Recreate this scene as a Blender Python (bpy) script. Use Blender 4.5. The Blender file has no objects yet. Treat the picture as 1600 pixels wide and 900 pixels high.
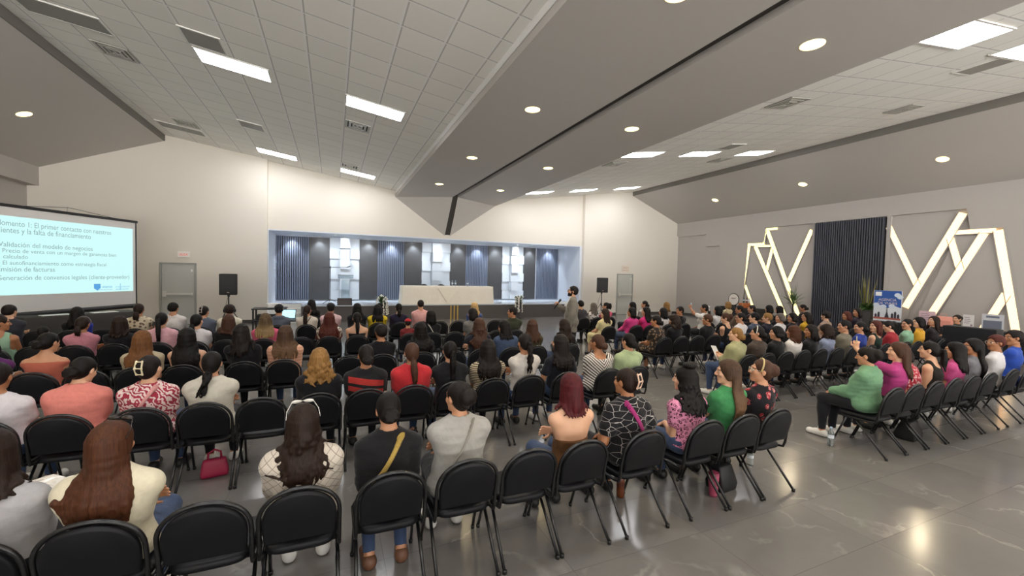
import bpy, bmesh, math, random
import numpy as np
S = bpy.context.scene; C = S.collection
# ---------------------------------------------------------------- camera, world, exposure
cam = bpy.data.objects.new('camera', bpy.data.cameras.new('camera')); C.objects.link(cam); S.camera = cam
from mathutils import Matrix, Vector
F_PX, YAW, PITCH, ROLL, CAM_H = 651.61575, 0.40683, -0.03581, 0.02301, 2.05325
cam.data.sensor_width = 36.; cam.data.lens = 36. * F_PX / 1600.; cam.data.clip_end = 200.; cam.data.clip_start = .05
_f = Vector((math.sin(YAW) * math.cos(PITCH), math.cos(YAW) * math.cos(PITCH), math.sin(PITCH))); _r = Vector((math.cos(YAW), -math.sin(YAW), 0)); _u = _r.cross(_f)
_r2 = _r * math.cos(ROLL) + _u * math.sin(ROLL); _u2 = _u * math.cos(ROLL) - _r * math.sin(ROLL)
cam.matrix_world = Matrix(((_r2.x, _u2.x, -_f.x, 0), (_r2.y, _u2.y, -_f.y, 0), (_r2.z, _u2.z, -_f.z, CAM_H), (0, 0, 0, 1)))
world = bpy.data.worlds.new('world'); S.world = world; world.use_nodes = True
# added fill through an invented open rear, brighter from below to lift the ceiling
_wn = world.node_tree; _tc = _wn.nodes.new('ShaderNodeTexCoord'); _sx = _wn.nodes.new('ShaderNodeSeparateXYZ'); _mr = _wn.nodes.new('ShaderNodeMapRange')
_wn.links.new(_tc.outputs['Generated'], _sx.inputs[0]); _wn.links.new(_sx.outputs[2], _mr.inputs[0]); _mr.inputs[1].default_value = -.06; _mr.inputs[2].default_value = .06; _mr.inputs[3].default_value = 7.5; _mr.inputs[4].default_value = .8
_wn.links.new(_mr.outputs[0], _wn.nodes['Background'].inputs[1]); _wn.nodes['Background'].inputs[0].default_value = (1, .97, .93, 1)
S.view_settings.view_transform = 'Standard'; S.view_settings.look = 'None'; S.view_settings.gamma = 1.; S.view_settings.use_curve_mapping = False
S.view_settings.exposure = 0.7
PANEL_W, DOWN_W, STAGE_W, STRIP_W, SLIDE_W = 14.5, 40., 60., .95, .64     # light strengths: troffers, downlights, stage spots, wall strips, slide
S.cycles.max_bounces = 6; S.cycles.diffuse_bounces = 4; S.cycles.glossy_bounces = 3; S.cycles.transmission_bounces = 4; S.cycles.sample_clamp_indirect = 6.
S.cycles.caustics_reflective = False; S.cycles.caustics_refractive = False
# ---------------------------------------------------------------- small SDF mesher
def vec(*a): return np.array(a, float)
def rotm(yaw, pitch=0, roll=0):
    cy, sy, cp, sp, cr, sr = math.cos(yaw), math.sin(yaw), math.cos(pitch), math.sin(pitch), math.cos(roll), math.sin(roll)
    Z = np.array([[cy, -sy, 0], [sy, cy, 0], [0, 0, 1]]); X = np.array([[1, 0, 0], [0, cp, -sp], [0, sp, cp]])
    Y = np.array([[cr, 0, sr], [0, 1, 0], [-sr, 0, cr]])
    return Z @ X @ Y
def cap(a, b, ra, rb=None): return ('c', np.array(a, float), np.array(b, float), ra, ra if rb is None else rb)
def ell(c, r, M=None): return ('e', np.array(c, float), np.array(r, float), M)
def infl(p, o):
    if p[0] == 'c': return ('c', p[1], p[2], p[3] + o, p[4] + o)
    return ('e', p[1], p[2] + o, p[3])
def bounds(p):
    if p[0] == 'c':
        r = max(p[3], p[4]); return np.minimum(p[1], p[2]) - r, np.maximum(p[1], p[2]) + r
    if p[3] is None: return p[1] - p[2], p[1] + p[2]
    e = np.sqrt(((p[3] * p[2][None, :]) ** 2).sum(1)); return p[1] - e, p[1] + e
def dist(p, X, Y, Z):
    if p[0] == 'c':
        a, b, ra, rb = p[1:]; d = b - a; L = max(float(d @ d), 1e-9)
        x, y, z = X - a[0], Y - a[1], Z - a[2]
        t = np.clip((x * d[0] + y * d[1] + z * d[2]) / L, 0, 1)
        return np.sqrt((x - t * d[0]) ** 2 + (y - t * d[1]) ** 2 + (z - t * d[2]) ** 2) - (ra + t * (rb - ra))
    c, r, M = p[1:]
    x, y, z = X - c[0], Y - c[1], Z - c[2]
    if M is not None: x, y, z = M[0, 0] * x + M[1, 0] * y + M[2, 0] * z, M[0, 1] * x + M[1, 1] * y + M[2, 1] * z, M[0, 2] * x + M[1, 2] * y + M[2, 2] * z
    k0 = np.sqrt((x / r[0]) ** 2 + (y / r[1]) ** 2 + (z / r[2]) ** 2); k1 = np.sqrt((x / r[0] ** 2) ** 2 + (y / r[1] ** 2) ** 2 + (z / r[2] ** 2) ** 2)
    return k0 * (k0 - 1) / np.maximum(k1, 1e-6)
class Grid:
    def __init__(s, ax): s.ax = ax; s.F = np.full([len(a) for a in ax], .2, np.float32)
    def win(s, lo, hi):
        sl = []
        for a, l, h in zip(s.ax, lo, hi):
            i, j = np.searchsorted(a, l), np.searchsorted(a, h)
            if j <= i: return None
            sl.append(slice(i, j))
        x, y, z = (a[q] for a, q in zip(s.ax, sl))
        return tuple(sl), x[:, None, None], y[None, :, None], z[None, None, :]
    def add(s, p, k=.02):
        lo, hi = bounds(p); m = k + .03
        w = s.win(lo - m, hi + m)
        if w is None: return
        sl, X, Y, Z = w
        d = dist(p, X, Y, Z); f = s.F[sl]
        h = np.maximum(k - np.abs(f - d), 0) / k
        s.F[sl] = np.minimum(f, d) - h * h * k * .25
    def sub(s, p, k=.01):
        lo, hi = bounds(p); m = k + .03
        w = s.win(lo - m, hi + m)
        if w is None: return
        sl, X, Y, Z = w
        d = -dist(p, X, Y, Z); f = s.F[sl]
        h = np.maximum(k - np.abs(f - d), 0) / k
        s.F[sl] = np.maximum(f, d) + h * h * k * .25
    def cut(s, fn):
        X, Y, Z = s.ax[0][:, None, None], s.ax[1][None, :, None], s.ax[2][None, None, :]
        s.F = np.maximum(s.F, fn(X, Y, Z)).astype(np.float32)
    def disp(s, fn):
        X, Y, Z = s.ax[0][:, None, None], s.ax[1][None, :, None], s.ax[2][None, None, :]
        s.F = s.F + fn(X, Y, Z).astype(np.float32)
    def mesh(s): return snet(s.F, *s.ax)
def axis(lo, hi, h, fine=()):
    pts = [lo]
    while pts[-1] < hi:
        x = pts[-1]; st = h
        for a, b, f in fine:
            if a - f <= x < b: st = min(st, f)
            elif x < a - f and x + h > a: st = min(st, max(a - x, f))
        pts.append(x + st)
    return np.array(pts)
EDG = [((0,0,0),(1,0,0)),((0,1,0),(1,1,0)),((0,0,1),(1,0,1)),((0,1,1),(1,1,1)),((0,0,0),(0,1,0)),((1,0,0),(1,1,0)),((0,0,1),(0,1,1)),((1,0,1),(1,1,1)),((0,0,0),(0,0,1)),((1,0,0),(1,0,1)),((0,1,0),(0,1,1)),((1,1,0),(1,1,1))]
def snet(F, xs, ys, zs):
    S = F < 0
    c = sum(S[i:S.shape[0]-1+i, j:S.shape[1]-1+j, k:S.shape[2]-1+k].astype(np.int8) for i in (0,1) for j in (0,1) for k in (0,1))
    I = np.argwhere((c > 0) & (c < 8))
    if len(I) == 0: return np.zeros((0,3)), np.zeros((0,4), int)
    ids = np.full(c.shape, -1, np.int32); ids[I[:,0], I[:,1], I[:,2]] = np.arange(len(I))
    acc = np.zeros((len(I), 3)); n = np.zeros(len(I))
    ax = (xs, ys, zs)
    for a, b in EDG:
        ia, ib = I + a, I + b
        fa, fb = F[ia[:,0], ia[:,1], ia[:,2]], F[ib[:,0], ib[:,1], ib[:,2]]
        m = (fa < 0) != (fb < 0)
        t = fa[m] / (fa[m] - fb[m])
        for q in range(3):
            pa, pb = ax[q][ia[m, q]], ax[q][ib[m, q]]; acc[m, q] += pa + t * (pb - pa)
        n[m] += 1
    V = acc / n[:, None]
    quads = []
    for q in range(3):
        sl0 = [slice(1, -1)] * 3; sl1 = [slice(1, -1)] * 3; sl0[q] = slice(0, -1); sl1[q] = slice(1, None)
        A, B = S[tuple(sl0)], S[tuple(sl1)]
        E = np.argwhere(A != B); off = np.ones(3, int); off[q] = 0; E0 = E + off
        u, v = [(1,2),(2,0),(0,1)][q]
        du = np.zeros(3, int); du[u] = 1; dv = np.zeros(3, int); dv[v] = 1
        g = lambda e: ids[e[:,0], e[:,1], e[:,2]]
        Q = np.stack([g(E0-du-dv), g(E0-dv), g(E0), g(E0-du)], 1)
        ins = A[E[:,0], E[:,1], E[:,2]]
        quads.append(np.where(ins[:,None], Q, Q[:, ::-1]))
    Q = np.concatenate(quads); Q = Q[(Q >= 0).all(1)]
    return V, Q
def np_mesh(name, V, Q, mats, mi=None, smooth=True):
    me = bpy.data.meshes.new(name); n = len(Q)
    me.vertices.add(len(V)); me.vertices.foreach_set('co', np.asarray(V, np.float32).ravel())
    me.loops.add(n * 4); me.loops.foreach_set('vertex_index', np.asarray(Q, np.int32).ravel())
    me.polygons.add(n); me.polygons.foreach_set('loop_start', np.arange(0, n * 4, 4, dtype=np.int32))
    me.polygons.foreach_set('use_smooth', np.full(n, smooth))
    for m in mats: me.materials.append(m)
    if mi is not None: me.polygons.foreach_set('material_index', np.asarray(mi, np.int32))
    me.update(calc_edges=True); return me
# ---------------------------------------------------------------- materials
_MC = {}
def srgb(h):
    if isinstance(h, str):
        h = h.lstrip('#'); c = [int(h[i:i+2], 16) / 255 for i in (0, 2, 4)]
    else: c = h
    return tuple((x / 12.92 if x <= .04045 else ((x + .055) / 1.055) ** 2.4) for x in c) + (1.,)
class NT:
    def __init__(s, name):
        s.m = bpy.data.materials.new(name); s.m.use_nodes = True; s.t = s.m.node_tree; s.b = s.t.nodes['Principled BSDF']; s.o = s.t.nodes['Material Output']
    def n(s, typ, **kw):
        x = s.t.nodes.new('ShaderNode' + typ); ins = kw.pop('ins', {})
        for k, v in kw.items(): setattr(x, k, v)
        for k, v in ins.items():
            if hasattr(v, 'is_output'): s.t.links.new(v, x.inputs[k])
            else: x.inputs[k].default_value = v
        return x
    def l(s, a, b): s.t.links.new(a, b)
    def set(s, **kw):
        for k, v in kw.items():
            i = s.b.inputs[k.replace('_', ' ')]
            if hasattr(v, 'is_output'): s.l(v, i)
            else: i.default_value = v
        return s
    def math(s, op, a, b=None, c=None, clamp=False):
        x = s.n('Math', operation=op, use_clamp=clamp)
        for i, v in enumerate((a, b, c)):
            if v is None: continue
            if hasattr(v, 'is_output'): s.l(v, x.inputs[i])
            else: x.inputs[i].default_value = v
        return x.outputs[0]
    def mix(s, f, a, b):
        x = s.n('Mix', data_type='RGBA')
        for i, v in ((0, f), (6, a), (7, b)):
            if hasattr(v, 'is_output'): s.l(v, x.inputs[i])
            else: x.inputs[i].default_value = v
        return x.outputs[2]
    def coord(s, scale=(1, 1, 1), rot=(0, 0, 0)):
        c = s.n('TexCoord'); m = s.n('Mapping', ins={0: c.outputs['Object']}); m.inputs['Scale'].default_value = scale; m.inputs['Rotation'].default_value = rot
        return m.outputs[0]
    def bump(s, h, strength=.3, dist=.01):
        b = s.n('Bump', ins={'Height': h, 'Strength': strength, 'Distance': dist}); s.l(b.outputs[0], s.b.inputs['Normal']); return s
def simple(name, col, rough=.6, metal=0., spec=.5, **kw):
    k = ('s', name, str(col), rough, metal)
    if k in _MC: return _MC[k]
    t = NT(name); t.set(Base_Color=srgb(col), Roughness=rough, Metallic=metal)
    t.b.inputs['Specular IOR Level'].default_value = spec
    for a, v in kw.items(): t.b.inputs[a.replace('_', ' ')].default_value = v
    _MC[k] = t.m; return t.m
def noisy(name, col, rough=.6, amt=.12, scale=6., bump=.0, bscale=60., metal=0., spec=.5):
    """plain paint or fabric with a faint mottling of its own"""
    k = ('n', name, str(col), rough, amt, scale)
    if k in _MC: return _MC[k]
    t = NT(name); c = t.coord(); nz = t.n('TexNoise', ins={'Vector': c, 'Scale': scale, 'Detail': 4.})
    a = srgb(col); f = t.math('MULTIPLY_ADD', nz.outputs[0], 2 * amt, 1 - amt)
    v = t.n('Vector' + 'Math', operation='SCALE', ins={0: a[:3], 'Scale': f})
    t.l(v.outputs[0], t.b.inputs['Base Color']); t.set(Roughness=rough, Metallic=metal); t.b.inputs['Specular IOR Level'].default_value = spec
    if bump:
        n2 = t.n('TexNoise', ins={'Vector': c, 'Scale': bscale, 'Detail': 3.}); t.bump(n2.outputs[0], bump, .004)
    _MC[k] = t.m; return t.m
def emit(name, col, strength, base=1.):
    t = NT(name); t.set(Base_Color=tuple(c * base for c in srgb(col)[:3]) + (1.,), Emission_Color=srgb(col), Emission_Strength=strength, Roughness=.5); return t.m
SKINS = ['#d9a888', '#c48e6c', '#ab7450', '#8f5c3d', '#e2b79b']
def skin_mat(i):
    return noisy('skin', SKINS[i], .48, .07, 25., .12, 140.)
def lip_mat(i): return simple('lips', ['#c07c6c', '#ad6c5a', '#96594a', '#80483b', '#c98578'][i], .4)
HAIRS = dict(black=('#0b0909', '#15100f'), soft=('#120d0c', '#1f1815'), dark=('#1c120e', '#2e1f17'), brown=('#37241a', '#54382a'), chest=('#3a2013', '#57331f'), caramel=('#5a3a24', '#80552f'),
             auburn=('#3c1a14', '#5d2a1f'), red=('#381216', '#5b1d20'), gold=('#6a4a28', '#a37a45'), blonde=('#a3814f', '#cfae78'), grey=('#4a4440', '#726a62'), ombre=('#2c1f19', '#b89a6c'), ombre2=('#33231b', '#7d5f45'))
def hair_mat(c, d=None):
    zt = zb = None
    if c.startswith('ombre') and d is not None: zt = d['J']['H'][2] - .02; zb = d['J']['H'][2] - .12 - d.get('hl', .3) * .75
    k = ('h', c, None if zt is None else round(zt, 2), None if zb is None else round(zb, 2))
    if k in _MC: return _MC[k]
    t = NT('hair'); a, b = HAIRS[c]; v = t.coord((95, 95, 5)); nz = t.n('TexNoise', ins={'Vector': v, 'Scale': 1., 'Detail': 3., 'Roughness': .6})
    f = t.math('SMOOTHSTEP' if False else 'MULTIPLY_ADD', nz.outputs[0], 2.2, -.6, clamp=True)
    if zt is not None:
        s = t.n('SeparateXYZ', ins={0: t.n('TexCoord').outputs['Object']}); g = t.n('MapRange', ins={0: s.outputs[2], 1: zt, 2: zb})
        f = t.math('MULTIPLY_ADD', f, .35, t.math('MULTIPLY', g.outputs[0], .75), clamp=True)
    t.l(t.mix(f, srgb(a), srgb(b)), t.b.inputs['Base Color']); t.set(Roughness=.5); t.b.inputs['Specular IOR Level'].default_value = .2
    t.bump(nz.outputs[0], .55, .006); _MC[k] = t.m; return t.m
def cloth(c1, kind='plain', c2='#ffffff', sc=1., c3=None, rough=.85):
    k = ('c', c1, kind, c2, sc, c3)
    if k in _MC: return _MC[k]
    t = NT('fabric'); co = t.coord(); A, B = srgb(c1), srgb(c2)
    weave = t.n('TexNoise', ins={'Vector': co, 'Scale': 35., 'Detail': 4.}); f0 = t.math('MULTIPLY_ADD', weave.outputs[0], .24, .88)
    sep = t.n('SeparateXYZ', ins={0: co}); X, Y, Z = sep.outputs
    col = None
    if kind == 'plain': col = t.mix(0., A, A)
    elif kind == 'hstripe':
        w = t.n('TexNoise', ins={'Vector': co, 'Scale': 5.}); z = t.math('MULTIPLY_ADD', w.outputs[0], .03, Z)
        s = t.math('GREATER_THAN', t.math('SINE', t.math('MULTIPLY', z, 6.283 / (.030 * sc))), .1); col = t.mix(s, A, B)
    elif kind == 'dstripe':
        ax = t.math('ABSOLUTE', X); z = t.math('ADD', t.math('MULTIPLY', Z, .75), t.math('MULTIPLY', ax, -.75))
        w = t.n('TexNoise', ins={'Vector': co, 'Scale': 4.}); z = t.math('MULTIPLY_ADD', w.outputs[0], .04, z)
        s = t.math('GREATER_THAN', t.math('SINE', t.math('MULTIPLY', z, 6.283 / (.034 * sc))), .25); col = t.mix(s, A, B)
    elif kind == 'zebra':
        w = t.n('TexWave', wave_type='BANDS', bands_direction='DIAGONAL', ins={'Vector': co, 'Scale': 9. / sc, 'Distortion': 14., 'Detail': 2., 'Detail Scale': 1.6})
        s = t.math('GREATER_THAN', w.outputs[1], .48); col = t.mix(s, A, B)
    elif kind == 'leopard':
        v = t.n('TexVoronoi', ins={'Vector': co, 'Scale': 40. / sc}); nn = t.n('TexNoise', ins={'Vector': co, 'Scale': 70.})
        dd = t.math('MULTIPLY_ADD', nn.outputs[0], .30, v.outputs[0]); ring = t.math('MULTIPLY', t.math('GREATER_THAN', dd, .43), t.math('LESS_THAN', dd, .62)); col = t.mix(ring, A, B)
    elif kind == 'geo':
        v = t.n('TexVoronoi', feature='DISTANCE_TO_EDGE', ins={'Vector': t.n('Mapping', ins={0: co, 'Scale': (1., 1., 1.9), 'Rotation': (0., .7, 0.)}).outputs[0], 'Scale': 8.5 / sc}); s = t.math('LESS_THAN', v.outputs[0], .014); col = t.mix(s, A, B)
    elif kind == 'lattice':
        u = t.math('ABSOLUTE', t.math('SINE', t.math('MULTIPLY', t.math('ADD', X, Z), 48. / sc))); v = t.math('ABSOLUTE', t.math('SINE', t.math('MULTIPLY', t.math('SUBTRACT', X, Z), 48. / sc)))
        s = t.math('LESS_THAN', t.math('MINIMUM', u, v), .14); col = t.mix(s, A, B)
    elif kind == 'floral':
        v = t.n('TexVoronoi', ins={'Vector': co, 'Scale': 17. / sc}); nn = t.n('TexNoise', ins={'Vector': co, 'Scale': 40.})
        s = t.math('LESS_THAN', t.math('MULTIPLY_ADD', nn.outputs[0], .5, v.outputs[0]), .62)
        c_in = t.mix(t.math('GREATER_THAN', nn.outputs[0], .52), B, srgb(c3 or c2)); col = t.mix(s, A, c_in)
    elif kind == 'bands':                                    # two broad bands low on the back
        z = t.math('MULTIPLY_ADD', X, .18, Z); m1 = t.math('MULTIPLY', t.math('LESS_THAN', z, .955), t.math('GREATER_THAN', z, .885)); m2 = t.math('MULTIPLY', t.math('LESS_THAN', z, .85), t.math('GREATER_THAN', z, .79))
        s = t.math('MULTIPLY', t.math('MAXIMUM', m1, m2), t.math('LESS_THAN', t.math('ABSOLUTE', X), .19)); col = t.mix(s, A, B)
    elif kind == 'half': col = t.mix(t.math('GREATER_THAN', X, .02 * sc), A, B)
    v = t.n('VectorMath', operation='SCALE', ins={0: col, 'Scale': f0}); t.l(v.outputs[0], t.b.inputs['Base Color'])
    t.set(Roughness=rough); t.b.inputs['Specular IOR Level'].default_value = .25; t.b.inputs['Sheen Weight'].default_value = .12
    n2 = t.n('TexNoise', ins={'Vector': co, 'Scale': 13., 'Detail': 6., 'Distortion': .6}); t.bump(n2.outputs[0], .55, .014)
    _MC[k] = t.m; return t.m
M_EYE = simple('eye_white', '#e6e0da', .25); M_IRIS = simple('iris', '#1b0f0a', .15)
M_DARKP = cloth('#1b1c22'); M_SHOE = simple('shoe_leather', '#1a1817', .5)
# ---------------------------------------------------------------- mesh helpers
def mesh_obj(name, verts, faces, mat, parent=None, smooth=False, bevel=0., mats=None, mi=None):
    me = bpy.data.meshes.new(name); me.from_pydata([tuple(map(float, v)) for v in verts], [], [tuple(f) for f in faces])
    for m in (mats or [mat]): me.materials.append(m)
    if mi is not None: me.polygons.foreach_set('material_index', mi)
    bm = bmesh.new(); bm.from_mesh(me)
    bmesh.ops.recalc_face_normals(bm, faces=bm.faces)
    if bevel: bmesh.ops.bevel(bm, geom=[e for e in bm.edges if len(e.link_faces) == 2 and e.calc_face_angle(0) > .5], offset=bevel, segments=2, affect='EDGES', profile=.6, clamp_overlap=True)
    bm.to_mesh(me); bm.free()
    if smooth: me.polygons.foreach_set('use_smooth', np.ones(len(me.polygons), bool))
    o = bpy.data.objects.new(name, me); C.objects.link(o)
    if parent: o.parent = parent
    return o
class MB:
    def __init__(s): s.v, s.f = [], []
    def add(s, V, F): n = len(s.v); s.v += [tuple(map(float, v)) for v in V]; s.f += [tuple(i + n for i in f) for f in F]; return s
    def box(s, lo, hi):
        x0, y0, z0 = lo; x1, y1, z1 = hi
        return s.add([(x0,y0,z0),(x1,y0,z0),(x1,y1,z0),(x0,y1,z0),(x0,y0,z1),(x1,y0,z1),(x1,y1,z1),(x0,y1,z1)], [(0,3,2,1),(4,5,6,7),(0,1,5,4),(1,2,6,5),(2,3,7,6),(3,0,4,7)])
    def prism(s, poly, ax, a, b):
        """polygon in the plane across axis ax (0 x: (y,z), 1 y: (x,z), 2 z: (x,y)) from a to b"""
        P = lambda p, t: (t, p[0], p[1]) if ax == 0 else ((p[0], t, p[1]) if ax == 1 else (p[0], p[1], t))
        n = len(poly); return s.add([P(p, a) for p in poly] + [P(p, b) for p in poly], [tuple(range(n - 1, -1, -1)), tuple(range(n, 2 * n))] + [(i, (i + 1) % n, n + (i + 1) % n, n + i) for i in range(n)])
    def tube(s, pts, r, n=8, closed=False):
        P = np.array(pts, float); m = len(P); rr = np.full(m, r) if np.isscalar(r) else np.array(r)
        T = np.gradient(P, axis=0) if not closed else np.roll(P, -1, 0) - np.roll(P, 1, 0)
        T /= np.maximum(np.linalg.norm(T, axis=1), 1e-9)[:, None]
        u = np.cross(T[0], (0, 0, 1.)); u = np.cross(T[0], (1., 0, 0)) if np.linalg.norm(u) < .1 else u; u /= np.linalg.norm(u)
        V, Fc = [], []
        for i in range(m):
            u = u - T[i] * (u @ T[i]); u /= np.linalg.norm(u); w = np.cross(T[i], u)
            V += [P[i] + rr[i] * (math.cos(a) * u + math.sin(a) * w) for a in np.arange(n) * 2 * math.pi / n]
        for i in range(m if closed else m - 1):
            j = (i + 1) % m; Fc += [(i * n + k, i * n + (k + 1) % n, j * n + (k + 1) % n, j * n + k) for k in range(n)]
        if not closed: Fc += [tuple(range(n - 1, -1, -1)), tuple((m - 1) * n + k for k in range(n))]
        return s.add(V, Fc)
    def lathe(s, prof, c=(0, 0, 0), n=20, caps=True):
        V = [(c[0] + r * math.cos(a), c[1] + r * math.sin(a), c[2] + z) for r, z in prof for a in np.arange(n) * 2 * math.pi / n]; m = len(prof)
        Fc = [(i * n + k, i * n + (k + 1) % n, (i + 1) * n + (k + 1) % n, (i + 1) * n + k) for i in range(m - 1) for k in range(n)]
        return s.add(V, Fc + ([tuple(range(n - 1, -1, -1)), tuple((m - 1) * n + k for k in range(n))] if caps else []))
    def loft(s, rings):
        n = len(rings[0]); V = [p for r in rings for p in r]
        return s.add(V, [(i * n + k, i * n + (k + 1) % n, (i + 1) * n + (k + 1) % n, (i + 1) * n + k) for i in range(len(rings) - 1) for k in range(n)] + [tuple(range(n - 1, -1, -1)), tuple((len(rings) - 1) * n + k for k in range(n))])
    def quad(s, *p): return s.add(p, [tuple(range(len(p)))])
    def out(s, name, mat, parent=None, **k): return mesh_obj(name, s.v, s.f, mat, parent, **k)
def thing(name, label, cat, loc=(0, 0, 0), rz=0., group=None, scale=1.):
    o = bpy.data.objects.new(name, None); C.objects.link(o); o.location = loc; o.rotation_euler = (0, 0, rz); o.scale = (scale,) * 3; o.empty_display_size = .1
    o['label'] = label; o['category'] = cat
    if group: o['group'] = group
    return o
def tag(o, label, cat, group=None):
    o['label'] = label; o['category'] = cat
    if group: o['group'] = group
    return o
def struct(o): o['kind'] = 'structure'; return o
def copy_thing(src, loc, rz, label, group=None):
    r = src.copy(); C.objects.link(r); r.location = loc; r.rotation_euler = (0, 0, rz); r['label'] = label
    if group: r['group'] = group
    for ch in list(src.children):
        c = ch.copy(); C.objects.link(c); c.parent = r
        for gc in list(ch.children): d = gc.copy(); C.objects.link(d); d.parent = c
    return r
def text_mesh(name, s, mat, size, parent=None, width=None, align='LEFT'):
    cu = bpy.data.curves.new(name, 'FONT'); cu.body = s; cu.size = size; cu.align_x = align; cu.resolution_u = 3
    o = bpy.data.objects.new(name, cu); C.objects.link(o); bpy.context.view_layer.update()
    me = bpy.data.meshes.new_from_object(o); bpy.data.objects.remove(o); me.name = name
    co = np.zeros(len(me.vertices) * 3); me.vertices.foreach_get('co', co); co = co.reshape(-1, 3)
    if width and len(co): co[:, 0] *= width / max(co[:, 0].max() - min(0, co[:, 0].min()), 1e-6); me.vertices.foreach_set('co', co.ravel()); me.update()
    me.materials.clear(); me.materials.append(mat)
    o = bpy.data.objects.new(name, me); C.objects.link(o)
    if parent: o.parent = parent
    return o
# ---------------------------------------------------------------- room dimensions
D = 17.88; XC = 4.63; XL, XR = XC - 13.05, XC + 13.05; Y0 = -8.5; NB = 20.3
XE, ZE, ZC = 9.91, 6.267, 5.01                       # outer edge of the side soffits, its height, height at the wall
SL = -.1419
def zceil(x): return 6.46 + SL * ((x if x < XC else 2 * XC - x) + 5.19)
M_WALL = noisy('cream_paint', '#e0dacf', .8, .03, .6, .05, 90.); M_GREY = noisy('grey_paint', '#b4aea8', .75, .03, .5, .04, 80.); M_SOFF = noisy('soffit_paint', '#b9b4ae', .6, .03, .4)
M_WHITE = simple('white_paint', '#e6e6e4', .6); M_BLACK = simple('black_plastic', '#17171a', .45); M_CHROME = simple('brushed_metal', '#c4c2bd', .3, .9)
def tile_mat():
    t = NT('acoustic_tile'); co = t.n('TexCoord').outputs['Object']; s = t.n('SeparateXYZ', ins={0: co})
    def line(v, off, pitch, w):
        m = t.math('FRACT', t.math('DIVIDE', t.math('SUBTRACT', v, off), pitch)); d = t.math('MINIMUM', m, t.math('SUBTRACT', 1., m)); return t.math('LESS_THAN', d, w / pitch)
    g = t.math('MAXIMUM', line(s.outputs[0], -2.41, .657, .013), line(s.outputs[1], 2.63, .62, .011))
    g2 = t.math('MAXIMUM', line(s.outputs[0], -2.38, .657, .010), line(s.outputs[1], 2.60, .62, .009))
    nz = t.n('TexNoise', ins={'Vector': co, 'Scale': 120., 'Detail': 2.}); n2 = t.n('TexWhiteNoise', noise_dimensions='2D')
    cx = t.math('FLOOR', t.math('DIVIDE', t.math('ADD', s.outputs[0], 2.41), .657)); cy = t.math('FLOOR', t.math('DIVIDE', t.math('SUBTRACT', s.outputs[1], 2.63), .62))
    cb = t.n('CombineXYZ', ins={0: cx, 1: cy}); t.l(cb.outputs[0], n2.inputs['Vector'])
    f = t.math('ADD', t.math('MULTIPLY_ADD', nz.outputs[0], .10, .91), t.math('MULTIPLY', n2.outputs[0], .05))
    v = t.n('VectorMath', operation='SCALE', ins={0: srgb('#efede6')[:3], 'Scale': f})
    c = t.mix(g2, v.outputs[0], srgb('#bdbbb7')); c = t.mix(g, c, srgb('#f0efec')); t.l(c, t.b.inputs['Base Color']); t.set(Roughness=.9); return t.m
def floor_mat():
    t = NT('grey_marble_tile'); co = t.n('TexCoord').outputs['Object']; s = t.n('SeparateXYZ', ins={0: co})
    cx = t.math('FLOOR', t.math('DIVIDE', t.math('SUBTRACT', s.outputs[0], .35), 1.2)); cy = t.math('FLOOR', t.math('DIVIDE', s.outputs[1], .6)); cb = t.n('CombineXYZ', ins={0: cx, 1: cy})
    wn = t.n('TexWhiteNoise', noise_dimensions='2D', ins={'Vector': cb.outputs[0]})
    p = t.n('VectorMath', operation='MULTIPLY_ADD', ins={0: wn.outputs[1], 1: (7., 7., 7.), 2: co})
    warp = t.n('TexNoise', ins={'Vector': p.outputs[0], 'Scale': 1.1, 'Detail': 5., 'Roughness': .6}); q = t.n('VectorMath', operation='MULTIPLY_ADD', ins={0: warp.outputs[1], 1: (1.3, 1.3, 0.), 2: p.outputs[0]})
    cl = t.n('TexNoise', ins={'Vector': q.outputs[0], 'Scale': .9, 'Detail': 6., 'Roughness': .55})
    vn = t.n('TexVoronoi', feature='DISTANCE_TO_EDGE', ins={'Vector': q.outputs[0], 'Scale': 1.0}); vein = t.math('SUBTRACT', 1., t.math('MULTIPLY', vn.outputs[0], 42.), clamp=True)
    brk = t.n('TexNoise', ins={'Vector': p.outputs[0], 'Scale': 2.4}); vein = t.math('MULTIPLY', vein, t.math('MULTIPLY_ADD', brk.outputs[0], 3., -1.35, clamp=True))
    c = t.mix(cl.outputs[0], srgb('#615f5e'), srgb('#817e7b')); c = t.mix(t.math('MULTIPLY', vein, .45), c, srgb('#bdbab5'))
    def line(v, off, pitch, w): m = t.math('FRACT', t.math('DIVIDE', t.math('SUBTRACT', v, off), pitch)); d = t.math('MINIMUM', m, t.math('SUBTRACT', 1., m)); return t.math('LESS_THAN', d, w / pitch)
    g = t.math('MAXIMUM', line(s.outputs[0], .35, 1.2, .0025), line(s.outputs[1], 0., .6, .0025)); c = t.mix(t.math('MULTIPLY', g, .7), c, srgb('#5a5754')); t.l(c, t.b.inputs['Base Color'])
    r = t.math('MULTIPLY_ADD', cl.outputs[0], .10, .12); t.set(Roughness=r); t.b.inputs['Specular IOR Level'].default_value = .55
    t.bump(t.math('SUBTRACT', 1., g), .15, .002); return t.m
M_TILE = tile_mat()
M_FRAMEW = simple('window_frame', '#4a4a4a', .5)
# floor, outer walls
struct(MB().box((XL - .4, Y0, -.15), (XR + .4, NB + .2, 0)).out('floor', floor_mat()))
struct(MB().box((XL - .40, Y0, 0), (XL - .28, D + .3, 6.9)).out('wall_left', M_GREY))
struct(MB().box((XL - .28, Y0, 4.43), (XL, D, ZC + .35)).out('trim_1', M_GREY))
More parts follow.
